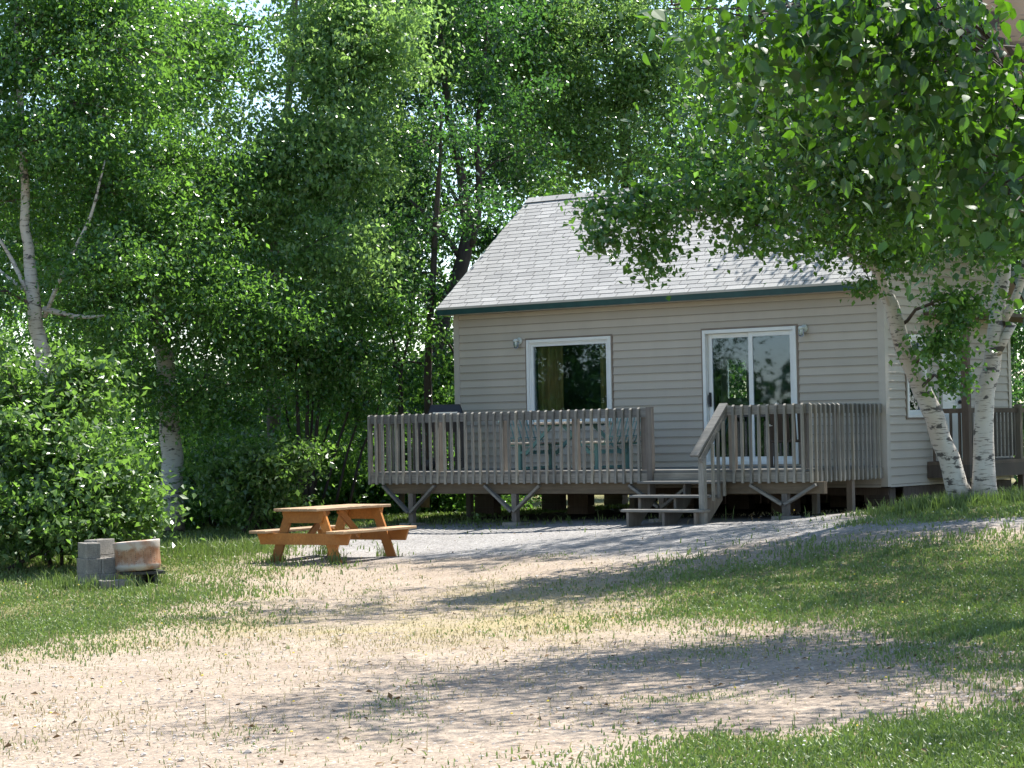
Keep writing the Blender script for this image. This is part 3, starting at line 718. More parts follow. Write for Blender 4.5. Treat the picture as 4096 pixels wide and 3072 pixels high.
def baluster(x, y, dx, dy):
    global balm
    t = random.uniform(-.006, .006); k = random.uniform(-.007, .007)
    if balm is None:
        h = RT-.872+.022; m_ = MB(); q = .019
        m_.add([(-q, -q, -h+.0), (q, -q, -h), (q, q, -h), (-q, q, -h), (-q, -q, -.028), (q, -q, -.028), (q, q, 0), (-q, q, 0)], [(3, 2, 1, 0), (4, 5, 6, 7), (0, 1, 5, 4), (1, 2, 6, 5), (2, 3, 7, 6), (3, 0, 4, 7)])
        o = m_.build('baluster', M['bal'], deck, bevel=.003); balm = o
    else:
        o = balm.copy(); COL.objects.link(o); o.parent = deck
    o.location = (x, y, RT+.004+random.uniform(-.004, .006)); o.rotation_euler = (k*dy, t*dx, math.atan2(dx, dy) if False else (0 if dx else (R(90) if x > 0 else R(-90))))
n = 38
for i in range(n): baluster(DL+.0+i*(S0-.05-DL)/(n-.35), DW-.06, 1, 0)
for i in range(9): baluster(S1+.13+i*(DR-.03-S1-.13)/8, DW-.06, 1, 0)
for i in range(16): baluster(DL-.06, DW+.06+i*.138, 0, 1); baluster(DR+.06, DW+.02+i*.139, 0, 1)

# stairs
st = tag(empty('stairs', (HX, HY, 0), -YAW), 'three open grey wooden steps with one slanted handrail up to the deck', 'stairs')
for k, z in enumerate((.895, .703, .508)):
    y = DW-.05-.25*k; mb = MB(); du = .015*k
    mb.box(.385+du, 1.72+du+.02, y-.255, y-.13, z-.04, z); mb.box(.385+du+.01, 1.72+du+.01, y-.122, y+.002, z-.041, z-.001); mb.build('tread', M['deck'], st, bevel=.008)
for u_ in (.5, 1.1, 1.62):
    P = [(u_, DW-.042, .86), (u_, DW-.2, .852), (u_, DW-.2, .66), (u_, DW-.46, .66), (u_, DW-.46, .465), (u_, DW-.78, .465), (u_, DW-.78, .18), (u_, DW-.6, .18), (u_, DW-.042, .62)]
    MB().prism(P, (.04, 0, 0)).build('stringer', M['post'], st)
ny = DW-.66; nu = 1.705; ng = g1(*HP(nu, ny, 0)[:2])
MB().box(nu-.042, nu+.042, ny-.042, ny+.042, ng-.05, 1.29).build('newel_post', M['bal'], st)
MB().beam((nu-.015, DW+.0, RT+.02), (nu-.03, ny-.16, 1.255), .135, .036).build('handrail', M['deck'], st)
MB().beam((nu+.03, DW-.02, RT-.09), (nu+.03, ny-.1, 1.19), .036, .09).build('rail_board', M['deck'], st)
for k in range(3):
    y = ny+.17+k*.155; zt = 1.29+(y-ny)/(DW-ny)*(RT-1.29)-.04
    MB().box(nu+.05, nu+.086, y-.018, y+.018, .62+.03*k, zt).build('baluster', M['bal'], st)

# ------------------------------------------------------------------ things on the deck
def on_deck(name, px, py, w_, label, cat, rz=0.0):
    u, z = HU(px, py, w_)
    return tag(empty(name, HP(u, w_, DECK+.002), -YAW+rz), label, cat)
g = on_deck('barbecue_grill', 1782, 1640, -1.0, 'black gas barbecue with closed lid at the tree end of the deck', 'barbecue', R(36))
def frust(mb, x0, x1, y0, y1, z0, X0, X1, Y0, Y1, z1):
    mb.add([(x0, y0, z0), (x1, y0, z0), (x1, y1, z0), (x0, y1, z0), (X0, Y0, z1), (X1, Y0, z1), (X1, Y1, z1), (X0, Y1, z1)], [(3, 2, 1, 0), (4, 5, 6, 7), (0, 1, 5, 4), (1, 2, 6, 5), (2, 3, 7, 6), (3, 0, 4, 7)]); return mb
mb = MB(); frust(mb, -.31, .31, -.24, .24, .83, -.31, .31, -.24, .24, .87); frust(mb, -.31, .31, -.24, .24, .872, -.24, .24, -.12, .16, 1.07)
mb.build('lid', M['black'], g, bevel=.012)
mb = MB().beam((-.2, -.25, .93), (.2, -.25, .93), .025, .025); mb.box(-.2, -.17, -.26, -.2, .915, .945); mb.box(.17, .2, -.26, -.2, .915, .945); mb.build('lid_handle', M['steel'], g)
mb = MB(); frust(mb, -.24, .24, -.16, .16, .62, -.3, .3, -.22, .22, .83); mb.build('firebox', M['black'], g)
mb = MB()
for x in (-.27, .27):
    for y in (-.18, .18): mb.beam((x, y, .03 if x > 0 else .06), (x, y, .8), .03, .03)
mb.beam((-.27, -.18, .18), (.27, -.18, .18), .03, .03); mb.beam((-.27, .18, .18), (.27, .18, .18), .03, .03); mb.box(-.28, .28, -.2, .2, .14, .16); mb.build('cart', M['black'], g)
mb = MB().box(.33, .58, -.2, .2, .79, .815); mb.build('side_shelf', M['black'], g)
for y in (-.2, .2): MB().lathe([(.03, -.02), (.085, -.02), (.09, 0), (.085, .02), (.03, .02)], 20, (-.27, y, .09), Matrix.Rotation(R(90), 3, 'X')).build('wheel', M['black'], g, True)

tb = on_deck('deck_picnic_table', 2291, 1690, -1.2, 'teal metal picnic table with pale slats and two backed benches on the deck', 'picnic table')
mb = MB()
for k in range(5): mb.box(-.36+k*.148, -.36+k*.148+.138, -.55, .55, .70, .735)
mb.build('tabletop', M['slat'], tb, bevel=.004)
for s in (-1, 1):
    bn = MB()
    for k in range(3): x = s*(.52+k*.135); bn.box(min(x, x+s*.125), max(x, x+s*.125), -.55, .55, .40, .43)
    bn.build('bench_seat', M['slat'], tb, bevel=.004)
    lg_ = MB()
    for y in (-.42, .42):
        lg_.beam((s*.72, y, 0), (s*.72, y, .40), .05, .05); lg_.beam((s*.50, y, .385), (s*.95, y, .385), .04, .03)
        lg_.beam((s*.1, y, .69), (s*.62, y, .24), .05, .035, (0, 1, 0)); lg_.beam((-.3*s, y, .685), (.3*s, y, .685), .04, .03)
        lg_.beam((s*.72, y, .27), (s*.55, y, .27), .04, .04)
    lg_.beam((s*.72, -.42, .27), (s*.72, .42, .27), .05, .06); lg_.beam((s*.62, -.42, .03), (s*.62, .42, .03), .04, .04)
    lg_.build('leg_frame', M['teal'], tb)
    bk = MB()
    for k in range(12):
        y = -.52+k*(1.04/11)
        bk.tube([(s*.92, y, .40), (s*.965, y, .5), (s*1.0, y, .62), (s*1.06, y, .80)], .008, 6)
    bk.tube([(s*1.06, -.53, .80), (s*1.06, .53, .80)], .012, 6); bk.tube([(s*.965, -.53, .5), (s*.965, .53, .5)], .008, 6); bk.build('backrest', M['teal'], tb, True)

ch = on_deck('deck_chair', 3160, 1760, -.75, 'dark brown chair with pale armrests beside the sliding door', 'chair', R(200))
MB().box(-.25, .25, -.24, .24, .36, .40).build('seat', M['brown_chair'], ch, bevel=.01)
mb = MB()
for k in range(5): mb.beam((-.2+k*.1, .23, .40), (-.2+k*.1, .36, .86), .075, .018, (0, 1, 0))
mb.beam((-.26, .365, .82), (.26, .365, .82), .02, .08); mb.build('backrest', M['brown_chair'], ch)
for x in (-.25, .25):
    for y0, zt in ((-.22, .60), (.2, .60)): MB().beam((x, y0, 0), (x, y0, zt), .05, .045).build('leg', M['brown_chair'], ch)
    MB().box(x-.05, x+.05, -.3, .3, .60, .63).build('armrest', M['pale_arm'], ch, bevel=.008)

# ------------------------------------------------------------------ side porch
po = tag(empty('side_porch', (HX, HY, 0), -YAW), 'dark brown side porch with railing and tall post behind the birch trunks', 'porch')
pa, pb, pu = 1.34, 6.2, 3.80
MB().box(UR+.02, pu, pa, pb, 1.02, 1.07).build('floor', M['porch'], po)
mb = MB().box(pu-.04, pu, pa, pb, .82, 1.018); mb.box(UR+.02, pu-.042, pa, pa+.04, .82, 1.018); mb.build('rim_board', M['porch'], po)
for w_ in (pa+.06, 3.5, pb-.1):
    MB().box(pu-.13, pu-.045, w_-.045, w_+.045, .25, 1.018).build('support_post', M['porch'], po)
MB().box(pu-.11, pu+.0, pa-.0, pa+.11, 1.072, 3.3).build('roof_post', M['porch'], po)
for w_ in (3.35, 4.45, pb-.05): MB().box(pu-.1, pu, w_-.05, w_+.05, 1.072, 1.93).build('rail_post', M['post'], po)
MB().box(pu-.07, pu-.03, pa+.112, pb, 1.80, 1.87).build('top_rail', M['porch'], po)
MB().box(UR+.03, pu-.112, pa+.03, pa+.07, 1.80, 1.87).build('top_rail', M['porch'], po)
MB().box(UR+.03, pu+.02, pa-.02, pb, 3.302, 3.36).build('roof_beam', M['porch'], po)
for i in range(32):
    w_ = pa+.24+i*.145
    if w_ < pb: MB().box(pu-.068, pu-.034, w_-.017, w_+.017, 1.12, 1.80).build('baluster', M['post'], po)
for i in range(4): u_ = UR+.12+i*.14; MB().box(u_-.017, u_+.017, pa+.032, pa+.066, 1.072, 1.80).build('baluster', M['porch'], po)

# ------------------------------------------------------------------ orange picnic table
A_, B_ = at(1276, 2032, 28.75), at(1559, 1995, 30.15)
ang = math.atan2(B_[1]-A_[1], B_[0]-A_[0]); ln_ = 1.74
ctr = (at(1099, 2022, 29.25)+at(1559, 1995, 30.2))/2
pz = g1(ctr[0], ctr[1])
pt = tag(empty('picnic_table', (ctr[0], ctr[1], pz-.02), ang), 'orange stained wooden picnic table standing on the gravel', 'picnic table')
TH = .765
mb = MB()
for k in range(5): y = -.365+k*.147; mb.box(-ln_/2+random.uniform(-.004, .004), ln_/2, y, y+.141, TH-.038, TH)
mb.build('tabletop', M['stain_top'], pt, bevel=.006)
for s in (-1, 1):
    mb = MB()
    for k in range(2): y = s*.655-.142+k*.146; mb.box(-ln_/2, ln_/2, y, y+.138, .425, .463)
    mb.build('bench_seat', M['stain_top'], pt, bevel=.006)
    x = s*.66
    MB().prism([(x, -.355, TH-.04), (x, .355, TH-.04), (x, .31, TH-.20), (x, -.31, TH-.20)], (s*.038, 0, 0)).build('top_cleat', M['stain'], pt)
    MB().prism([(x, -.79, .424), (x, .79, .424), (x, .73, .27), (x, -.73, .27)], (s*.038, 0, 0)).build('bench_bearer', M['stain'], pt)
    for t_ in (-1, 1):
        MB().prism([(x-s*.0405, t_*.33, TH-.042), (x-s*.0405, t_*.19, TH-.042), (x-s*.0405, t_*.46, 0), (x-s*.0405, t_*.61, 0)], (s*.038, 0, 0)).build('leg', M['stain'], pt)
    MB().beam((x-s*.05, 0, .34), (s*.12, 0, TH-.05), .09, .038, (0, 1, 0)).build('brace', M['stain'], pt)

# ------------------------------------------------------------------ fire drum and concrete blocks
def block_mb():
    m_ = MB(); l, wd, h = .39, .19, .19
    m_.box(-l/2, l/2, -wd/2, -wd/2+.034, 0, h); m_.box(-l/2, l/2, wd/2-.034, wd/2, 0, h)
    for x in (-l/2, -.018, l/2-.036): m_.box(x, x+.036, -wd/2+.034, wd/2-.034, 0, h)
    return m_
bl0 = None
def block(px, py_unused, Y, z, rz, label):
    global bl0
    p = at(px, 2300, Y)
    if bl0 is None: o = block_mb().build('concrete_block', M['concrete'], None, bevel=.004); bl0 = o
    else: o = bl0.copy(); COL.objects.link(o)
    o.location = (p[0], p[1], z); o.rotation_euler = (0, 0, rz); return tag(o, label, 'concrete block', 'concrete blocks by the fire drum')
gb = g1(*at(380, 2330, 26.8)[:2])-.03
RZ = R(117)
block(356, 0, 26.75, gb, RZ, 'bottom grey block of the front stack, sunk in the grass')
block(356, 0, 26.75, gb+.191, RZ+R(2), 'middle grey block of the front stack')
block(358, 0, 26.78, gb+.382, RZ-R(2), 'topmost grey block of the front stack')
block(420, 0, 26.80, gb, RZ-R(3), 'grounded grey block between the front stack and the rusty drum')
block(416, 0, 26.83, gb+.191, RZ+R(4), 'upper grey block between the front stack and the rusty drum')
block(400, 0, 27.25, gb+.40, R(66), 'topmost block of the rear stack, its right face in the sun')
block(400, 0, 27.25, gb+.205, R(66), 'middle block of the rear stack, mostly behind the front stack')
block(400, 0, 27.25, gb+.01, R(66), 'bottom block of the rear stack behind the front stack')
block(440, 0, 27.45, gb+.205, R(24), 'tan block lying on another behind the rusty drum')
block(440, 0, 27.45, gb+.01, R(22), 'block on the ground behind the rusty drum')
block(462, 0, 26.38, gb-.06, R(26), 'low grey block lying in the grass in front of the drum')
block(560, 0, 26.95, gb-.01, R(80), 'block under the rusty drum')
dp = at(546, 2300, 26.75)
dr = MB()
prof = [(0, 0), (.22, 0), (.262, .015), (.278, .05), (.283, .07), (.280, .08), (.280, .26), (.284, .27), (.288, .33), (.292, .352), (.288, .37), (.278, .372), (.272, .355), (.268, .08), (.25, .02), (0, .015)]
dr.lathe(prof, 48); dro = dr.build('fire_drum', M['drum'], None, True)
dro.location = (dp[0]+.03, dp[1], gb+.215); dro.rotation_euler = (R(-3), R(-3.5), R(25)); tag(dro, 'rusty white washer drum used as a fire pit, on blocks', 'fire pit')
sl = MB().box(-.26, .27, -.22, .22, 0, .035); sl.box(.13, .18, -.18, .18, -.16, 0); sl = sl.build('steel_plate', M['black'], None); sl.location = (dp[0]+.05, dp[1], gb+.178); sl.rotation_euler = (0, 0, R(20))
tag(sl, 'dark metal plate under the rusty drum', 'metal plate')
#==TREES==

# ------------------------------------------------------------------ trees and bushes along the wood's edge
bb = M['bark_birch']
lb, lw, lm, ld, lbu, ln = (M['leaf_'+k] for k in ('birch', 'wood', 'maple', 'dark', 'bush', 'near'))
bpk = M['bark_peel']; bb, bd, bgy = M['bark_birch'], M['bark_dark'], M['bark_grey']
tree('birch_tree', 'leaning white birch trunk rising from the big bright bush', 
     [S([(258, 2190, 33), (228, 1700, 33), (180, 1480, 33), (135, 1230, 33), (118, 1050, 33), (100, 920, 33), (95, 600, 33), (70, 250, 33.3), (60, -250, 33.6)], [.13, .125, .12, .11, .09, .075, .06, .045, .02])],
     [B(60, 250, 33.4, 1.5, 1.1, 130), B(330, 430, 33.2, 1.3, 1.0, 120), B(-250, 600, 33.5, 1.3, 1.3, 110), B(520, 180, 33.6, 1.1, .9, 90), B(200, -250, 34, 2.2, 1.2, 190), B(130, 60, 33.8, 1.5, .7, 110), B(430, 0, 34, .8, .6, 60), B(420, 760, 33.3, 1.0, .7, 70), B(60, 800, 34, .9, .8, 45), B(180, 560, 32.5, .8, .5, 46), B(380, 1020, 32.3, .7, .4, 44), B(470, 1280, 32.5, .45, .2, 20), B(-60, 1150, 32.6, .4, .4, 20), B(760, 130, 36, .6, .7, 16)],
     30, .17, (.07, .105), lb, bb, 'trees along the wood edge', seed=1, limbs=[S([(178, 1270, 33), (270, 1050, 32.8), (370, 860, 32.6), (420, 640, 32.6)], [.035, .03, .025, .012]), S([(110, 1170, 33), (40, 1010, 33.1), (-60, 880, 33.2)], [.04, .03, .015]), S([(175, 1235, 33), (260, 1262, 32.9), (355, 1278, 32.8), (420, 1262, 32.7)], [.05, .042, .03, .012]), S([(150, 1200, 33), (40, 1120, 33.1), (-40, 1050, 33.1)], [.03, .025, .02])])
tree('birch_tree', 'thick old birch with peeling white bark standing in deep shade of the wood',
     [S([(692, 2125, 35.5), (690, 1960, 35.5), (678, 1700, 35.5), (655, 1420, 35.6), (615, 1150, 35.6), (560, 860, 35.7), (420, 560, 35.8), (380, 200, 36), (330, -300, 36)], [.2, .185, .175, .15, .13, .11, .08, .06, .02])],
     [B(700, 1000, 34.6, 1.5, 1.0, 150), B(900, 330, 36.5, .9, .5, 12), B(1010, 110, 37, .8, .6, 7), B(420, 1180, 34.8, 1.3, .9, 110), B(980, 1240, 34.6, 1.2, .9, 110), B(640, 640, 35, 1.5, 1.0, 130), B(560, 1480, 35.4, 1.1, .6, 55), B(860, 1560, 35, 1.1, .5, 60), B(600, 150, 36, 1.3, 1.0, 75), B(250, -200, 36.5, 2.2, 1.2, 100), B(330, 900, 35.5, 1.2, .8, 80)],
     32, .17, (.065, .10), lb, bb, 'trees along the wood edge', seed=2)
tree('leafy_tree', 'tall bright green tree with drooping foliage left of the roof',
     [S([(1110, 2040, 38.5), (1090, 1600, 38.5), (1080, 1200, 38.3), (1120, 700, 38.3), (1170, 250, 38.3), (1200, -350, 38.5)], [.14, .125, .11, .085, .06, .02])],
     [B(1130, 620, 36.6, 1.6, .8, 170), B(1330, 330, 37, 1.4, .9, 140), B(1270, 1010, 36.6, 1.3, .75, 140), B(880, 820, 36.8, 1.4, .8, 130), B(1040, 1340, 36.4, 1.3, .7, 120), B(1450, 80, 37.4, 1.2, .8, 90), B(1300, 1420, 36.8, .8, .5, 50), B(1250, -260, 38, 1.8, 1.0, 110), B(1480, 230, 37.6, 1.0, .8, 80), B(1330, 80, 37.5, 1.1, .7, 90), B(1420, 650, 37.2, .8, .6, 60)],
     34, .16, (.07, .115), lm, bgy, 'trees along the wood edge', seed=3, hang=1.0)
tree('dark_tree', 'forked dark trunked tree beside the left end of the roof',
     [S([(1745, 2030, 42), (1730, 1560, 42), (1765, 1260, 42), (1850, 1050, 42), (1880, 980, 42), (1868, 860, 42), (1835, 650, 42), (1785, 420, 42), (1760, 100, 42), (1740, -300, 42)], [.18, .17, .165, .15, .14, .11, .09, .07, .05, .02])],
     [B(1650, 420, 42, 1.5, 1.1, 75), B(1950, 330, 42, 1.3, 1.0, 60), B(1600, 820, 42.5, 1.2, .9, 60), B(1780, 40, 42, 1.9, .9, 130), B(1560, 1080, 42, 1.0, .6, 50), B(2050, 640, 43, .9, .7, 45), B(2000, 130, 44, 1.0, .6, 40), B(1450, 600, 43.5, 1.0, .9, 50), B(1990, 930, 45, .7, .4, 30), B(1700, -350, 42.5, 2.2, 1.2, 130)],
     30, .2, (.085, .125), ld, bd, 'trees along the wood edge', seed=4, limbs=[S([(1880, 985, 42), (1915, 880, 42), (1922, 760, 42), (1900, 560, 42), (1930, 330, 42), (1950, 80, 42)], [.09, .08, .07, .055, .04, .02]), S([(1850, 1050, 42), (1760, 900, 41.8), (1640, 800, 41.7)], [.06, .045, .02]), S([(1765, 1260, 42), (1820, 1430, 41.5), (1780, 1340, 41.6)], [.05, .045, .03]), S([(1870, 900, 42), (1800, 740, 42), (1700, 620, 42)], [.05, .035, .015])])
tree('dark_tree', 'slender straight dark trunk rising just behind the barbecue',
     [S([(1700, 2030, 38), (1712, 1654, 38), (1716, 1340, 38), (1731, 1105, 38), (1743, 870, 38), (1758, 713, 38), (1765, 420, 38)], [.085, .078, .068, .06, .052, .045, .015])],
     [B(1560, 960, 38, .9, .5, 38), B(1880, 820, 38.6, .6, .5, 22), B(1640, 1180, 38, .8, .35, 26), B(1700, 560, 38, .9, .7, 45), B(1480, 1120, 38, .7, .4, 26)],
     26, .17, (.07, .11), ld, bd, 'trees along the wood edge', seed=5, twigs=.6,
     limbs=[S([(1716, 1460, 38), (1630, 1425, 37.8), (1520, 1470, 37.6)], [.025, .018, .008]), S([(1722, 1220, 38), (1600, 1150, 37.8), (1440, 1130, 37.6)], [.025, .018, .008]), S([(1718, 1300, 38), (1840, 1400, 37.9), (1830, 1440, 37.9)], [.03, .024, .01])])
tree('sapling', 'thin dark sapling with many fine upward twigs behind the deck railing',
     [S([(1606, 2030, 37.2), (1602, 1640, 37.2), (1603, 1470, 37.2)], [.055, .048, .04])],
     [B(1500, 1230, 37, .6, .5, 26), B(1660, 1300, 37.2, .5, .4, 18), B(1440, 1420, 36.8, .6, .3, 22)],
     22, .16, (.07, .10), lw, bd, 'trees along the wood edge', seed=6, twigs=.8, limbs=[S([(1603, 1470, 37.2), (1560, 1320, 37.1), (1530, 1150, 37), (1520, 980, 37)], [.03, .022, .015, .006]), S([(1603, 1475, 37.2), (1640, 1350, 37.2), (1650, 1200, 37.2)], [.028, .02, .008]), S([(1602, 1480, 37.2), (1520, 1430, 37), (1420, 1400, 36.9)], [.022, .016, .008])])
tree('maple_tree', 'pale green tree with feathery foliage behind the roof ridge',
     [S([(2520, 1500, 47), (2500, 900, 47), (2510, 700, 47), (2480, 300, 47), (2470, -200, 47)], [.22, .18, .14, .09, .03])],
     [B(2330, 180, 46, 1.7, 1.1, 140), B(2560, 380, 46, 1.4, .9, 110), B(2250, 480, 46, 1.2, .7, 80), B(2420, 640, 46, 1.3, .6, 80), B(2650, 130, 46, 1.3, .9, 90), B(2150, 60, 46.5, 1.1, .8, 60), B(2400, -250, 47, 2.5, 1.2, 180), B(2300, 20, 46.5, 1.7, .8, 110), B(2100, 250, 47, 1.0, .9, 70)],
     32, .2, (.085, .125), lm, bd, 'trees along the wood edge', seed=7)
tree('leafy_tree', 'dark green tree behind the middle of the roof',
     [S([(2960, 1500, 49), (2940, 900, 49), (2950, 400, 49), (2960, -200, 49)], [.24, .2, .13, .03])],
     [B(2850, 250, 48, 1.7, 1.1, 120), B(3100, 480, 48, 1.8, 1.1, 130), B(2800, 620, 47.5, 1.4, .7, 90), B(3350, 300, 48, 1.8, 1.3, 120), B(2950, -200, 49, 2.8, 1.2, 110), B(3350, 750, 48, 1.8, .9, 90)],
     30, .22, (.085, .13), ld, bd, 'trees along the wood edge', seed=8)
tree('leafy_tree', 'tall tree behind the right gable of the cabin',
     [S([(3950, 1750, 46), (3940, 1200, 46), (3900, 500, 46), (3880, -200, 46)], [.24, .2, .13, .03])],
     [B(3700, 500, 46, 2.0, 1.3, 120), B(4050, 800, 45.5, 1.8, 1.4, 120), B(4000, 1350, 45, 1.5, 1.0, 90), B(4150, 1650, 44, 1.4, .8, 80), B(3900, 50, 46, 2.2, 1.2, 100)],
     30, .22, (.09, .13), ld, bd, 'trees along the wood edge', seed=9)
# alder clump with leaning stems and the low bushes
stems = []
for i, (x0, x1, y1) in enumerate(((1205, 1180, 1250), (1222, 1235, 1300), (1240, 1290, 1400), (1228, 1262, 1380), (1290, 1440, 1420), (1345, 1470, 1500), (1400, 1520, 1560), (1195, 1140, 1560), (1250, 1350, 1500))):
    Yc = 36.4+.12*i
    stems.append(S([(x0, 2010, Yc), ((x0*.62+x1*.38), 1790, Yc), (x1, y1+80, Yc+.1), (x1+random.uniform(-20, 30), y1-160, Yc+.1)], [.042 if i < 3 else .026, .036 if i < 3 else .022, .02, .006]))
tree('alder_clump', 'clump of thin dark leaning alder stems behind the picnic table', stems,
     [B(1190, 1330, 36.6, .9, .5, 50), B(1380, 1380, 36.8, .8, .5, 42), B(1300, 1560, 36.8, .8, .3, 32), B(1480, 1600, 37, .6, .4, 28)],
     24, .15, (.065, .10), lw, bd, cat='shrub', seed=10, twigs=.5)
def bush(label, px, py, Y, blobs, n, size, seed, lmat=lbu, per=26, sig=.13, twigs=.25):
    b = at(px, py, Y); b[2] = g1(b[0], b[1]); q = []
    rng = np.random.default_rng(seed); st_ = []
    for c, r_, _ in blobs[:5]:
        c = np.asarray(c); st_.append(([b+rng.normal(size=3)*[.2, .2, 0], (b+c)/2+[0, 0, .1], c+[0, 0, r_[2]*.4]], [.03, .02, .006]))
    return tree('leafy_bush', label, st_, blobs, per, sig, size, lmat, bd, None, 'bush', seed=seed, twigs=twigs, hang=.15, nside=6, br=.014)
bush('large bright bush spreading over the lawn behind the concrete blocks', 150, 2260, 29.4,
     [B(120, 1760, 29.3, .9, .6, 110), B(330, 1900, 29.1, .8, .5, 110), B(-120, 1900, 29.5, 1.1, .9, 120), B(180, 2050, 28.8, .95, .5, 130), B(470, 2040, 29.3, .55, .4, 60), B(280, 1620, 29.8, .5, .35, 36), B(400, 1530, 30, .16, .4, 22), B(310, 1480, 30, .15, .35, 18), B(60, 1560, 29.8, .4, .3, 26), B(20, 1480, 29.5, .15, .3, 14), B(-350, 2000, 29.2, 1.0, 1.0, 80), B(560, 1900, 29.2, .14, .25, 10), B(-20, 1400, 29.6, .12, .3, 9), B(230, 1450, 29.9, .12, .25, 9)], 0, (.075, .135), 21, lbu, 17, .13)
bush('small bright bush beside the left end of the picnic table', 1050, 2080, 34.6,
     [B(1060, 1860, 34.4, .62, .2, 70), B(1150, 1810, 34.4, .4, .13, 34), B(960, 1950, 34.6, .6, .35, 60), B(1080, 1990, 34.5, .5, .3, 55), B(870, 1900, 34.8, .4, .3, 30), B(1230, 1790, 34.3, .2, .08, 10), B(1000, 1780, 34.4, .15, .15, 8)], 0, (.07, .12), 22, lbu, 15, .13)
bush('low shady bush at the foot of the thick birch', 820, 2110, 36.4,
     [B(820, 2000, 36.2, .6, .35, 46), B(560, 1980, 36.5, .8, .4, 50), B(1000, 2040, 36, .5, .25, 30), B(860, 1800, 36.6, .5, .3, 24), B(760, 1880, 36.4, .2, .4, 14)], 0, (.065, .115), 23, lw, 15, .15)
bush('leafy bush behind the deck beside the cabin corner', 1700, 2020, 40.5,
     [B(1800, 1640, 40.5, .8, .7, 90), B(1560, 1750, 40, .9, .6, 80), B(1750, 1880, 40, .9, .4, 70), B(1880, 1450, 41, .6, .6, 50), B(1660, 1500, 41, .7, .6, 50)], 0, (.08, .12), 24, lw, 24, .16)
bush('leafy bush behind the cabin seen through its rooms', 2946, 2000, 44.5, [B(2946, 1520, 44.3, 1.3, 1.2, 120)], 0, (.08, .12), 26, lw, 24, .18)
bush('bush growing beside the porch at the right edge', 4150, 1900, 40,
     [B(4150, 1700, 39, .9, .9, 80), B(4300, 1500, 40, 1.1, 1.1, 80)], 0, (.08, .12), 25, ld, 24, .16)
# the wood behind: one mass of far foliage
def mass(name, label, cat, blobs, per, sig, size, lmat, seed):
    rng = np.random.default_rng(seed)
    Pb, ax, nr, ln, tone, CC = cloud(blobs, per, sig, .4, size, .5, rng)
    k = Pb[:, 2] > gz(Pb[:, 0], Pb[:, 1])
    return tag(leaf_mesh(name, Pb[k], ax[k], nr[k], ln[k], tone[k], lmat, None, kind='stuff'), label, cat)
rg = np.random.default_rng(5); bl = []
for i in range(46):
    px = -400+(i%34)*70+rg.uniform(-40, 40) if i < 34 else rg.uniform(350, 1000); bl.append(B(px, rg.uniform(1780, 2060), rg.uniform(37.5, 41), rg.uniform(.7, 1.1), rg.uniform(.4, .8), 42))
bl += [B(px, py, 40.5, 1.3, .8, 60) for px, py in ((40, 1380), (250, 1450), (-200, 1450), (480, 1600), (330, 1250), (100, 1600), (760, 1700))]
mass('undergrowth', 'dense green undergrowth filling the edge of the wood', 'undergrowth', bl, 24, .18, (.07, .12), lw, 31)
bl = [B(px, 1850, 46, 1.6, 1.0, 60) for px in range(-700, 2100, 170)]+[B(px, 1700+60*(i % 2), 57, 1.6, 1.9, 90) for i, px in enumerate(range(-800, 2300, 150))]
for i in range(96):
    px = rg.uniform(-700, 2100); py = rg.uniform(-150, 1900)
    if 1600 < px < 2050 and 200 < py < 900: continue
    if 780 < px < 1300 and py < 560: continue
    bl.append(B(px, py, rg.uniform(44, 54), rg.uniform(1.2, 1.9), rg.uniform(.8, 1.3), 60))
for i in range(22):
    bl.append(B(rg.uniform(2050, 4400), rg.uniform(350, 1300), rg.uniform(53, 60), rg.uniform(1.4, 2.2), rg.uniform(.9, 1.5), 50))
mass('woods', 'far mass of leafy wood behind the cabin', 'woods', bl, 24, .3, (.11, .17), lw, 32)

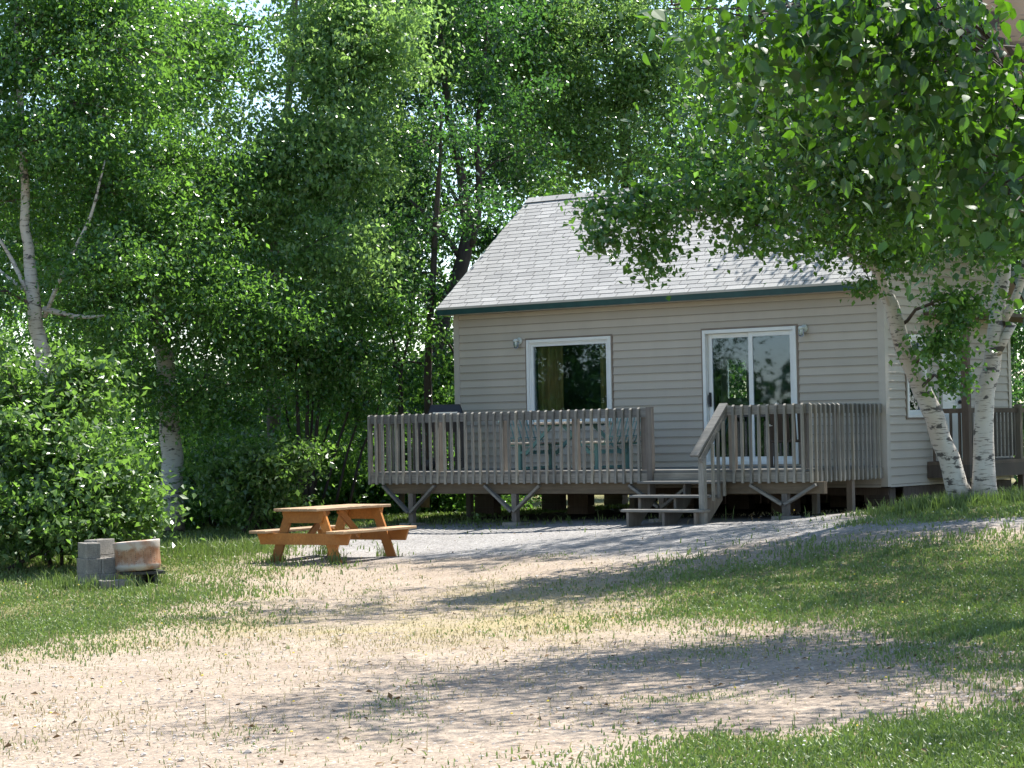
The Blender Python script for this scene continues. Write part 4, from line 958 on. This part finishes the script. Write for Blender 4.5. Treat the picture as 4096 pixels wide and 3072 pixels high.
# the twin birch by the porch, its crown hanging over the roof
tree('birch_tree', 'twin stemmed white birch leaning in front of the cabin corner',
     [S([(3862, 2030, 28.0), (3846, 1985, 28.0), (3786, 1808, 28.0), (3723, 1637, 27.9), (3660, 1493, 27.8), (3609, 1379, 27.7), (3563, 1236, 27.5), (3520, 1090, 27.3), (3440, 880, 27.0), (3330, 640, 26.6), (3250, 330, 26.3), (3200, -200, 26.2)], [.2, .155, .137, .13, .122, .113, .098, .085, .07, .055, .04, .015]),
      S([(3940, 2050, 27.9), (3935, 2000, 27.9), (3929, 1837, 27.9), (3932, 1694, 28), (3950, 1525, 28), (3968, 1440, 28), (3980, 1322, 28.1), (4004, 1179, 28.2), (4030, 1000, 28.3), (4000, 600, 28.4), (3960, 100, 28.4), (3950, -400, 28.5)], [.235, .175, .14, .127, .122, .115, .105, .1, .085, .065, .045, .015])],
     [B(3650, 760, 26.2, 1.1, .8, 130), B(3300, 740, 25.6, 1.1, .5, 100), B(2950, 770, 25.0, .9, .38, 70), B(2620, 810, 24.6, .6, .26, 34), B(2450, 830, 24.3, .35, .28, 20), B(3060, 940, 25.0, .55, .12, 16), B(2600, 960, 24.5, .28, .30, 16), B(2380, 930, 24.2, .14, .16, 6), B(3400, 920, 25.8, .7, .26, 36), B(3610, 970, 26.2, .5, .22, 30), B(3770, 1330, 26.9, .26, .34, 26), B(3840, 1180, 27, .36, .25, 30), B(3800, 1480, 27.2, .16, .22, 10), B(3960, 820, 27, 1.0, .7, 90), B(2850, 640, 25.4, .8, .5, 50), B(3150, 420, 25.8, 1.4, .9, 120), B(3700, 300, 26.5, 1.6, 1.1, 130), B(3500, -300, 26.8, 2.4, 1.3, 150), B(4200, 300, 27.5, 1.6, 1.4, 90), ((2.4, 25.6, 8.0), (2.0, 1.8, 1.0), 110), ((5.2, 26.0, 9.0), (2.0, 1.8, 1.0), 90), ((.6, 25.4, 7.8), (1.2, 1.4, .6), 46), ((4.2, 32.2, 8.8), (1.9, 1.5, .6), 150), ((6.2, 31.6, 8.8), (1.8, 1.5, .7), 150), ((2.4, 32.6, 9.1), (1.5, 1.2, .5), 80), ((5.2, 30.0, 8.6), (1.6, 1.3, .7), 100), ((3.0, 30.6, 8.5), (1.4, 1.2, .5), 70), ((6.6, 25.2, 6.8), (1.3, 1.5, 1.0), 100), ((7.2, 29.4, 7.4), (1.6, 1.5, .9), 130), B(3480, 1150, 25.9, .16, .08, 4)],
     18, .12, (.065, .098), lb, bb, 'trees along the wood edge', seed=12, hang=.8, twigs=.55, br=.028,
     limbs=[S([(4004, 1300, 28.1), (4050, 1293, 28), (4078, 1179, 28), (4120, 980, 28), (4180, 600, 28)], [.06, .062, .055, .045, .02]), S([(3968, 1440, 28), (4012, 1400, 28), (4050, 1293, 28)], [.07, .066, .062]),
            S([(3520, 1090, 27.3), (3250, 930, 26.3), (2950, 850, 25.4), (2700, 830, 24.9), (2520, 870, 24.5)], [.04, .03, .024, .016, .006]), S([(3440, 880, 27), (3150, 720, 26), (2820, 690, 25.4), (2600, 760, 24.8)], [.04, .03, .02, .007]), S([(3563, 1236, 27.5), (3480, 1010, 26.4), (3300, 960, 25.8)], [.03, .02, .008])], wide=1.25)

# ------------------------------------------------------------------ the two birches at the right of the yard
tree('birch_tree', 'birch at the right edge of the yard shading the lawn with its high crown',
     [([(5.6, 18.6, .2), (5.5, 18.5, 2.0), (5.2, 18.3, 4.2), (4.9, 18.0, 6.2), (4.7, 17.8, 8.4), (4.6, 17.7, 10)], [.19, .16, .14, .11, .07, .02])],
     [((3.4, 17.4, 6.2), (1.5, 1.4, 1.0), 80), ((5.4, 17.6, 6.8), (1.7, 1.6, 1.2), 90), ((4.2, 16.4, 6.0), (1.5, 1.3, .9), 80), ((2.2, 17.4, 6.6), (1.3, 1.2, .8), 80), ((4.4, 18.4, 8.2), (1.8, 1.7, 1.0), 70), ((6.4, 16.4, 6.0), (1.5, 1.5, 1.1), 60), ((1.2, 16.6, 6.9), (1.1, 1.0, .6), 34), ((3.1, 15.2, 6.4), (1.3, 1.1, .7), 70), ((6.3, 20.2, 7.2), (1.7, 1.6, 1.0), 150), ((7.2, 22.4, 7.0), (1.6, 1.5, 1.0), 130), ((5.6, 14.2, 6.4), (1.6, 1.3, .9), 120), ((4.2, 19.6, 7.6), (1.5, 1.3, .8), 100), ((8.2, 18.2, 6.8), (1.7, 1.6, 1.0), 150), ((6.6, 17.0, 7.6), (1.6, 1.6, .9), 130), ((9.0, 20.8, 7.4), (1.7, 1.7, 1.0), 130), ((7.0, 24.6, 9.0), (1.8, 1.6, .9), 120), ((5.8, 23.4, 8.4), (1.5, 1.5, .8), 90), ((2.2, 19.0, 7.4), (1.2, 1.2, .6), 40), ((1.5, 15.6, 6.6), (1.1, 1.2, .5), 46),
      B(3900, 640, 17, .8, .5, 90), B(3500, 560, 17.5, .8, .5, 80), B(3150, 520, 18, .6, .45, 50), B(4000, 800, 17, .45, .25, 36), B(3600, 780, 18, .55, .25, 32), B(3350, 720, 18, .5, .3, 34), B(3780, 260, 17, 1.0, .5, 70), B(3250, 220, 17.5, .9, .5, 60)],
     17, .14, (.055, .08), ln, bb, 'trees of the yard', seed=14, hang=.9, wide=1.25, br=.03)
tree('birch_tree', 'near birch whose big drooping leaves fill the top right corner',
     [([(3.05, 9.4, .0), (3.0, 9.4, 1.2), (2.6, 9.3, 2.4), (2.12, 9.1, 3.35), (1.95, 9.0, 4.2), (1.9, 8.9, 5.4), (1.8, 8.8, 6.8)], [.16, .14, .125, .11, .09, .06, .02])],
     [((1.7, 9.0, 5.4), (1.1, 1.0, .7), 40), ((2.9, 9.0, 5.6), (1.0, 1.0, .8), 30),
      B(4000, 400, 8.4, .24, .18, 26), B(3700, 200, 8.2, .32, .22, 34), B(3350, 110, 8.2, .30, .16, 26), B(3000, 60, 8.3, .26, .12, 16), B(2700, 20, 8.4, .16, .09, 7), B(3880, 560, 8.6, .24, .2, 22), B(3580, 380, 8.5, .22, .15, 15), B(4060, 720, 8.2, .14, .16, 10), B(3260, 270, 8.8, .2, .12, 9), B(3790, 730, 8.8, .14, .12, 5), B(3480, 20, 8.0, .4, .15, 24), B(3680, 30, 8.0, .24, .16, 20)],
     10.5, .085, (.045, .068), ln, bpk, 'trees of the yard', seed=15, hang=1.3, tmpl=OVATE, twigs=.9, br=.014, droop=1.2, nside=14)
# wood that continues beyond the left edge and far treeline (both are mirrored in the window panes)
tree('leafy_tree', 'dark tree beyond the left edge mirrored in the front window',
     [([(-13, 30.5, -.2), (-12.9, 30.5, 3), (-12.7, 30.4, 7)], [.2, .15, .04])],
     [((-13, 30.5, 3.4), (1.6, 1.6, 1.5), 120), ((-12.4, 31.2, 1.6), (1.2, 1.2, .8), 60), ((-14.2, 29.6, 2.2), (1.2, 1.2, .9), 60), ((-13, 30.5, 6), (1.8, 1.8, 1.5), 100)], 24, .18, (.09, .14), ld, bd, 'trees along the wood edge', seed=16)
tree('leafy_tree', 'dark tree beyond the left edge mirrored in the left pane of the glass door',
     [([(-26.3, 21.6, -.2), (-26.3, 21.6, 3), (-26.3, 21.6, 8)], [.25, .2, .05])],
     [((-26.4, 22.0, 1.6), (2.2, 2.2, 1.4), 150), ((-26.4, 21.8, 4.0), (2.4, 2.4, 1.8), 200), ((-26.3, 21.6, 7), (2.4, 2.4, 1.6), 120)], 24, .26, (.10, .15), ld, bd, 'trees along the wood edge', seed=17)
tree('leafy_tree', 'dense dark tree standing right of the porch',
     [([(9.7, 33.3, .4), (9.6, 33.3, 3), (9.4, 33.2, 8)], [.22, .17, .05])],
     [((9.6, 33.2, 5.6), (2.1, 2.0, 1.5), 170), ((8.6, 32.2, 4.6), (1.2, 1.2, .8), 70), ((9.8, 33.2, 2.6), (1.4, 1.4, 1.3), 100), ((8.5, 31.4, 6.6), (1.6, 1.6, 1.1), 90), ((9.4, 33, 7.6), (2.0, 2.0, 1.2), 100), ((10.6, 32.2, 1.4), (1.4, 1.2, .9), 60), ((7.7, 36.2, 6.8), (2.0, 2.0, 1.5), 200), ((6.8, 34.9, 7.8), (1.8, 1.6, .9), 140), ((8.6, 34.6, 5.4), (1.5, 1.5, 1.2), 110), ((9.2, 37.4, 4.6), (1.5, 1.5, 1.8), 110)], 26, .18, (.08, .12), ld, bd, 'trees along the wood edge', seed=18)
mass('woods', 'distant treeline across the water mirrored in the glass door', 'woods', [((-62+rg.uniform(-3, 3), y, 2.3+rg.uniform(-.7, .7)), (2, 2.6, 2.3), 110) for y in range(-40, 40, 4)], 14, .5, (.5, .8), ld, 33)

# ------------------------------------------------------------------ grass, stones and flowers
def scatter(n, y0, y1, power=1.6, rng=RNG):
    """points over the yard, denser near the viewer's end, as far to each side as the yard shows"""
    n = int(n*1.6); t = rng.random(n); a = 1-power
    y = (y0**a+t*(y1**a-y0**a))**(1/a)
    x = rng.uniform(-(y*.262+1.6), y*.262+4.0)
    return x, y
def blades(name, x, y, h, wd, tone, mat_, label, cat, bend=.5, rng=RNG):
    n = len(x); z = gz(x, y)-.004
    ang = rng.uniform(0, 2*math.pi, n); dx, dy = np.cos(ang), np.sin(ang)
    b = rng.normal(size=n)*bend*h; wa = rng.uniform(0, 2*math.pi, n)
    bx, by = np.cos(wa)*np.abs(b), np.sin(wa)*np.abs(b)
    V = np.empty((n, 5, 3))
    V[:, 0] = np.c_[x-dx*wd, y-dy*wd, z]; V[:, 1] = np.c_[x+dx*wd, y+dy*wd, z]
    V[:, 2] = np.c_[x+dx*wd*.75+bx*.35, y+dy*wd*.75+by*.35, z+h*.6]; V[:, 3] = np.c_[x-dx*wd*.75+bx*.35, y-dy*wd*.75+by*.35, z+h*.6]
    V[:, 4] = np.c_[x+bx, y+by, z+h*(.95-.1*np.abs(b)/np.maximum(h, 1e-4))]
    F = (np.array([(0, 1, 2), (0, 2, 3), (3, 2, 4)])[None]+(np.arange(n)*5)[:, None, None]).reshape(-1, 3)
    o = link_mesh(name, V.reshape(-1, 3), F, mat_, None, False, [('tone', 'FACE', np.repeat(tone, 3))]); o['kind'] = 'stuff'
    return tag(o, label, cat)
BLOCKERS = []
x, y = scatter(560000, 9.3, 40, 1.35)
lu, gr, stw, tu = masks(x, y)
dens = np.clip(lu*1.0, 0, 1)*np.clip(.55+.6*fbm(x*2.2, y*1.6, 41)+.35, .12, 1)
k = RNG.random(len(x)) < dens
x1, y1 = x[k], y[k]; sc_ = np.clip(.7+.5*fbm(x1*.9, y1*.6, 51)+.25*RNG.normal(size=len(x1)), .3, 1.9)
blades('grass', x1, y1, .05*sc_*(1+.5*(y1 > 24)), .0032*(1+y1/14), np.clip(RNG.normal(.5, .22, len(x1))+.25*fbm(x1*.7, y1*.5, 61), 0, 1), M['leaf_grass'], 'short green lawn grass', 'grass')
x, y = scatter(190000, 9.3, 33, 1.35); lu, gr, stw, tu = masks(x, y)
dens = (np.clip(tu*.55+.002, 0, 1)*(1-lu)*(1-.55*gr))*(.15+.85*(fbm(x*3.1, y*2.0, 43) > .12))
k = RNG.random(len(x)) < dens; x1, y1 = x[k], y[k]
blades('grass', x1, y1, .026*RNG.uniform(.4, 1.5, len(x1)), .0022*(1+y1/16), np.clip(RNG.normal(.45, .25, len(x1)), 0, 1), M['leaf_grass'], 'sparse green tufts growing through the gravel', 'grass')
x, y = scatter(260000, 9.3, 33, 1.35); lu, gr, stw, tu = masks(x, y)
k = RNG.random(len(x)) < (np.clip(stw*.5+.004, 0, .6)*(1-.7*gr)+.22*lu*(x < .5)*(y > 14)*np.clip(.5+fbm(x*1.2, y*.8, 91), 0, 1)); x1, y1 = x[k], y[k]
blades('dry_grass', x1, y1, .032*RNG.uniform(.4, 1.6, len(x1)), .002*(1+y1/16), RNG.random(len(x1)), M['leaf_dry'], 'dry straw coloured grass on the gravel', 'dry grass', .9)
# long grass left standing round posts, trunks, blocks and under the deck edge
px_, py_ = [], []
def ringpts(cx, cy, r0, r1, n):
    a = RNG.uniform(0, 2*math.pi, n); r_ = RNG.uniform(r0, r1, n); px_.append(cx+np.cos(a)*r_); py_.append(cy+np.sin(a)*r_*.8)
ringpts(5.95, 27.9, .1, 1.0, 1500); ringpts(5.3, 27.7, 0, .8, 700); ringpts(7.2, 27.6, 0, 1.0, 700)
pit = at(440, 2330, 26.5); ringpts(pit[0]-.1, pit[1]+.3, .5, .9, 500); ringpts(pit[0]-.2, pit[1]-.2, 0, .3, 60)
for q in ((1110, 2245, 29.5), (1338, 2250, 28.9), (1552, 2230, 30.2), (1299, 2219, 30.8)): c_ = at(*q); ringpts(c_[0], c_[1]-.05, .02, .17, 60)
for u_ in np.linspace(-4.5, 3.0, 40): c_ = HP(u_, DW-.1+random.uniform(-.15, .3), 0); ringpts(c_[0], c_[1], 0, .15, random.choice((0, 0, 2, 5)))
tx = np.linspace(-9, -3.4, 60)
for q in tx: ringpts(q, 31.5+RNG.normal()*.9, 0, .5, 60)
x1 = np.concatenate(px_); y1 = np.concatenate(py_)
blades('long_grass', x1, y1, .17*RNG.uniform(.4, 1.5, len(x1)), .0065*np.ones(len(x1)), np.clip(RNG.normal(.5, .25, len(x1)), 0, 1), M['leaf_grass'], 'long grass left standing around trunks and posts', 'grass', .45)
x, y = scatter(600, 11, 31, 1.2); lu, gr, stw, tu = masks(x, y); k = RNG.random(len(x)) < .5*stw+.12*(1-lu)
blades('grass_stalks', x[k], y[k], RNG.uniform(.1, .22, k.sum()), .003*np.ones(k.sum()), RNG.random(k.sum()), M['leaf_dry'], 'thin dry stalks standing in the gravel', 'grass', .3)
x, y = scatter(900, 9.5, 32, 1.4); n = len(x); ax = RNG.normal(size=(n, 3)); ax[:, 2] *= .15
leaf_litter = leaf_mesh('leaf_litter', np.c_[x, y, gz(x, y)+.012], ax, np.tile([0, 0, 1.], (n, 1))+RNG.normal(size=(n, 3))*.35, RNG.uniform(.025, .06, n), RNG.random(n), plain('dead_leaf', (.2, .125, .06), .9, var=.5), None, kind='stuff')
tag(leaf_litter, 'brown dead leaves fallen over the yard', 'leaf litter')
# stones
x, y = scatter(15000, 9.3, 33, 1.5); lu, gr, stw, tu = masks(x, y); k = RNG.random(len(x)) < (1-lu)*.75; x, y = x[k], y[k]; n = len(x)
OC = np.array([(1, 0, 0), (-1, 0, 0), (0, 1, 0), (0, -1, 0), (0, 0, 1), (.7, .7, .5), (-.7, .7, .45), (.7, -.7, .5), (-.7, -.7, .4)])
OF = np.array([(0, 5, 7), (2, 6, 5), (1, 8, 6), (3, 7, 8), (4, 7, 5), (4, 5, 6), (4, 6, 8), (4, 8, 7), (0, 2, 5), (2, 1, 6), (1, 3, 8), (3, 0, 7)])
sz = .006+.009*RNG.random(n)**3+.014*(RNG.random(n) < .01)
V = OC[None]*RNG.uniform(.6, 1.3, (n, 1, 3))*sz[:, None, None]; V[:, :, 2] *= .7
V += np.c_[x, y, gz(x, y)+.003][:, None, :]
stn = link_mesh('gravel', V.reshape(-1, 3), (OF[None]+(np.arange(n)*9)[:, None, None]).reshape(-1, 3), M['stone'], None, False, [('tone', 'FACE', np.repeat(RNG.random(n), 12))])
stn['kind'] = 'stuff'; tag(stn, 'loose stones scattered over the gravel yard', 'gravel')
# flowers
def flowers(name, x, y, h, r_, col, label, cat):
    n = len(x); z = gz(x, y); m, t, p = mat(name+'_petal'); p.inputs['Base Color'].default_value = (*col, 1); p.inputs['Roughness'].default_value = .8
    V = OC[None]*r_[:, None, None]+np.c_[x, y, z+h][:, None, :]
    F = (OF[None]+(np.arange(n)*9)[:, None, None]).reshape(-1, 3)
    o = link_mesh(name, V.reshape(-1, 3), F, m); o['kind'] = 'stuff'; return tag(o, label, cat)
x, y = scatter(3600, 10, 27, 1.1); lu, gr, stw, tu = masks(x, y); k = (RNG.random(len(x)) < np.clip(lu, 0, 1)*.22*(fbm(x*.8, y*.5, 71) > -.1)) & (x > .4); x, y = x[k], y[k]
flowers('clover_flowers', x, y, .05*np.ones(len(x)), RNG.uniform(.005, .009, len(x)), (.55, .54, .48), 'white clover flowers dotted over the lawn', 'clover')
x, y = scatter(1500, 10, 33, 1.1); lu, gr, stw, tu = masks(x, y); k = RNG.random(len(x)) < .05; x, y = x[k], y[k]
flowers('dandelion_flowers', x, y, RNG.uniform(.05, .14, len(x)), RNG.uniform(.007, .011, len(x)), (.6, .45, .03), 'yellow dandelion flowers dotted over the yard', 'dandelion')
# leafy weeds at the foot of the deck
def weed(px, py, Y, h, n, label, seed):
    rng = np.random.default_rng(seed); b = at(px, py, Y); b[2] = g1(b[0], b[1])
    root = tag(empty('weed', b), label, 'weed', 'weeds at the deck'); mb = MB(); Pn = []
    for i in range(4):
        a = rng.uniform(0, 6.28); e = np.array([math.cos(a)*.1*h*3, math.sin(a)*.1*h*3, h*rng.uniform(.6, 1)])
        mb.tube(bez((0, 0, 0), (e[0]*.2, e[1]*.2, e[2]*.7), e, 5), [.005, .005, .004, .003, .002], 5); Pn += [e*t for t in rng.uniform(.15, 1, n//4)]
    mb.build('stem', M['leaf_grass'], root); Pn = np.array(Pn); k = len(Pn)
    ax = rng.normal(size=(k, 3)); ax[:, 2] = np.abs(ax[:, 2])*.4
    leaf_mesh('leaves', Pn, ax, np.tile([0, 0, 1.], (k, 1))+rng.normal(size=(k, 3))*.4, rng.uniform(.05, .1, k)*h/.25, rng.random(k), M['leaf_bush'], root, OVATE)
weed(1912, 2112, 33.0, .24, 34, 'bushy green weed in front of the second deck post', 1)
weed(2275, 2100, 32.2, .16, 14, 'small weed in the shade left of the steps', 2)
weed(3640, 2140, 28.0, .16, 24, 'low weed on the gravel in front of the twin birch', 3)
weed(3120, 2110, 29.4, .12, 16, 'small weed in front of the deck post right of the steps', 4)
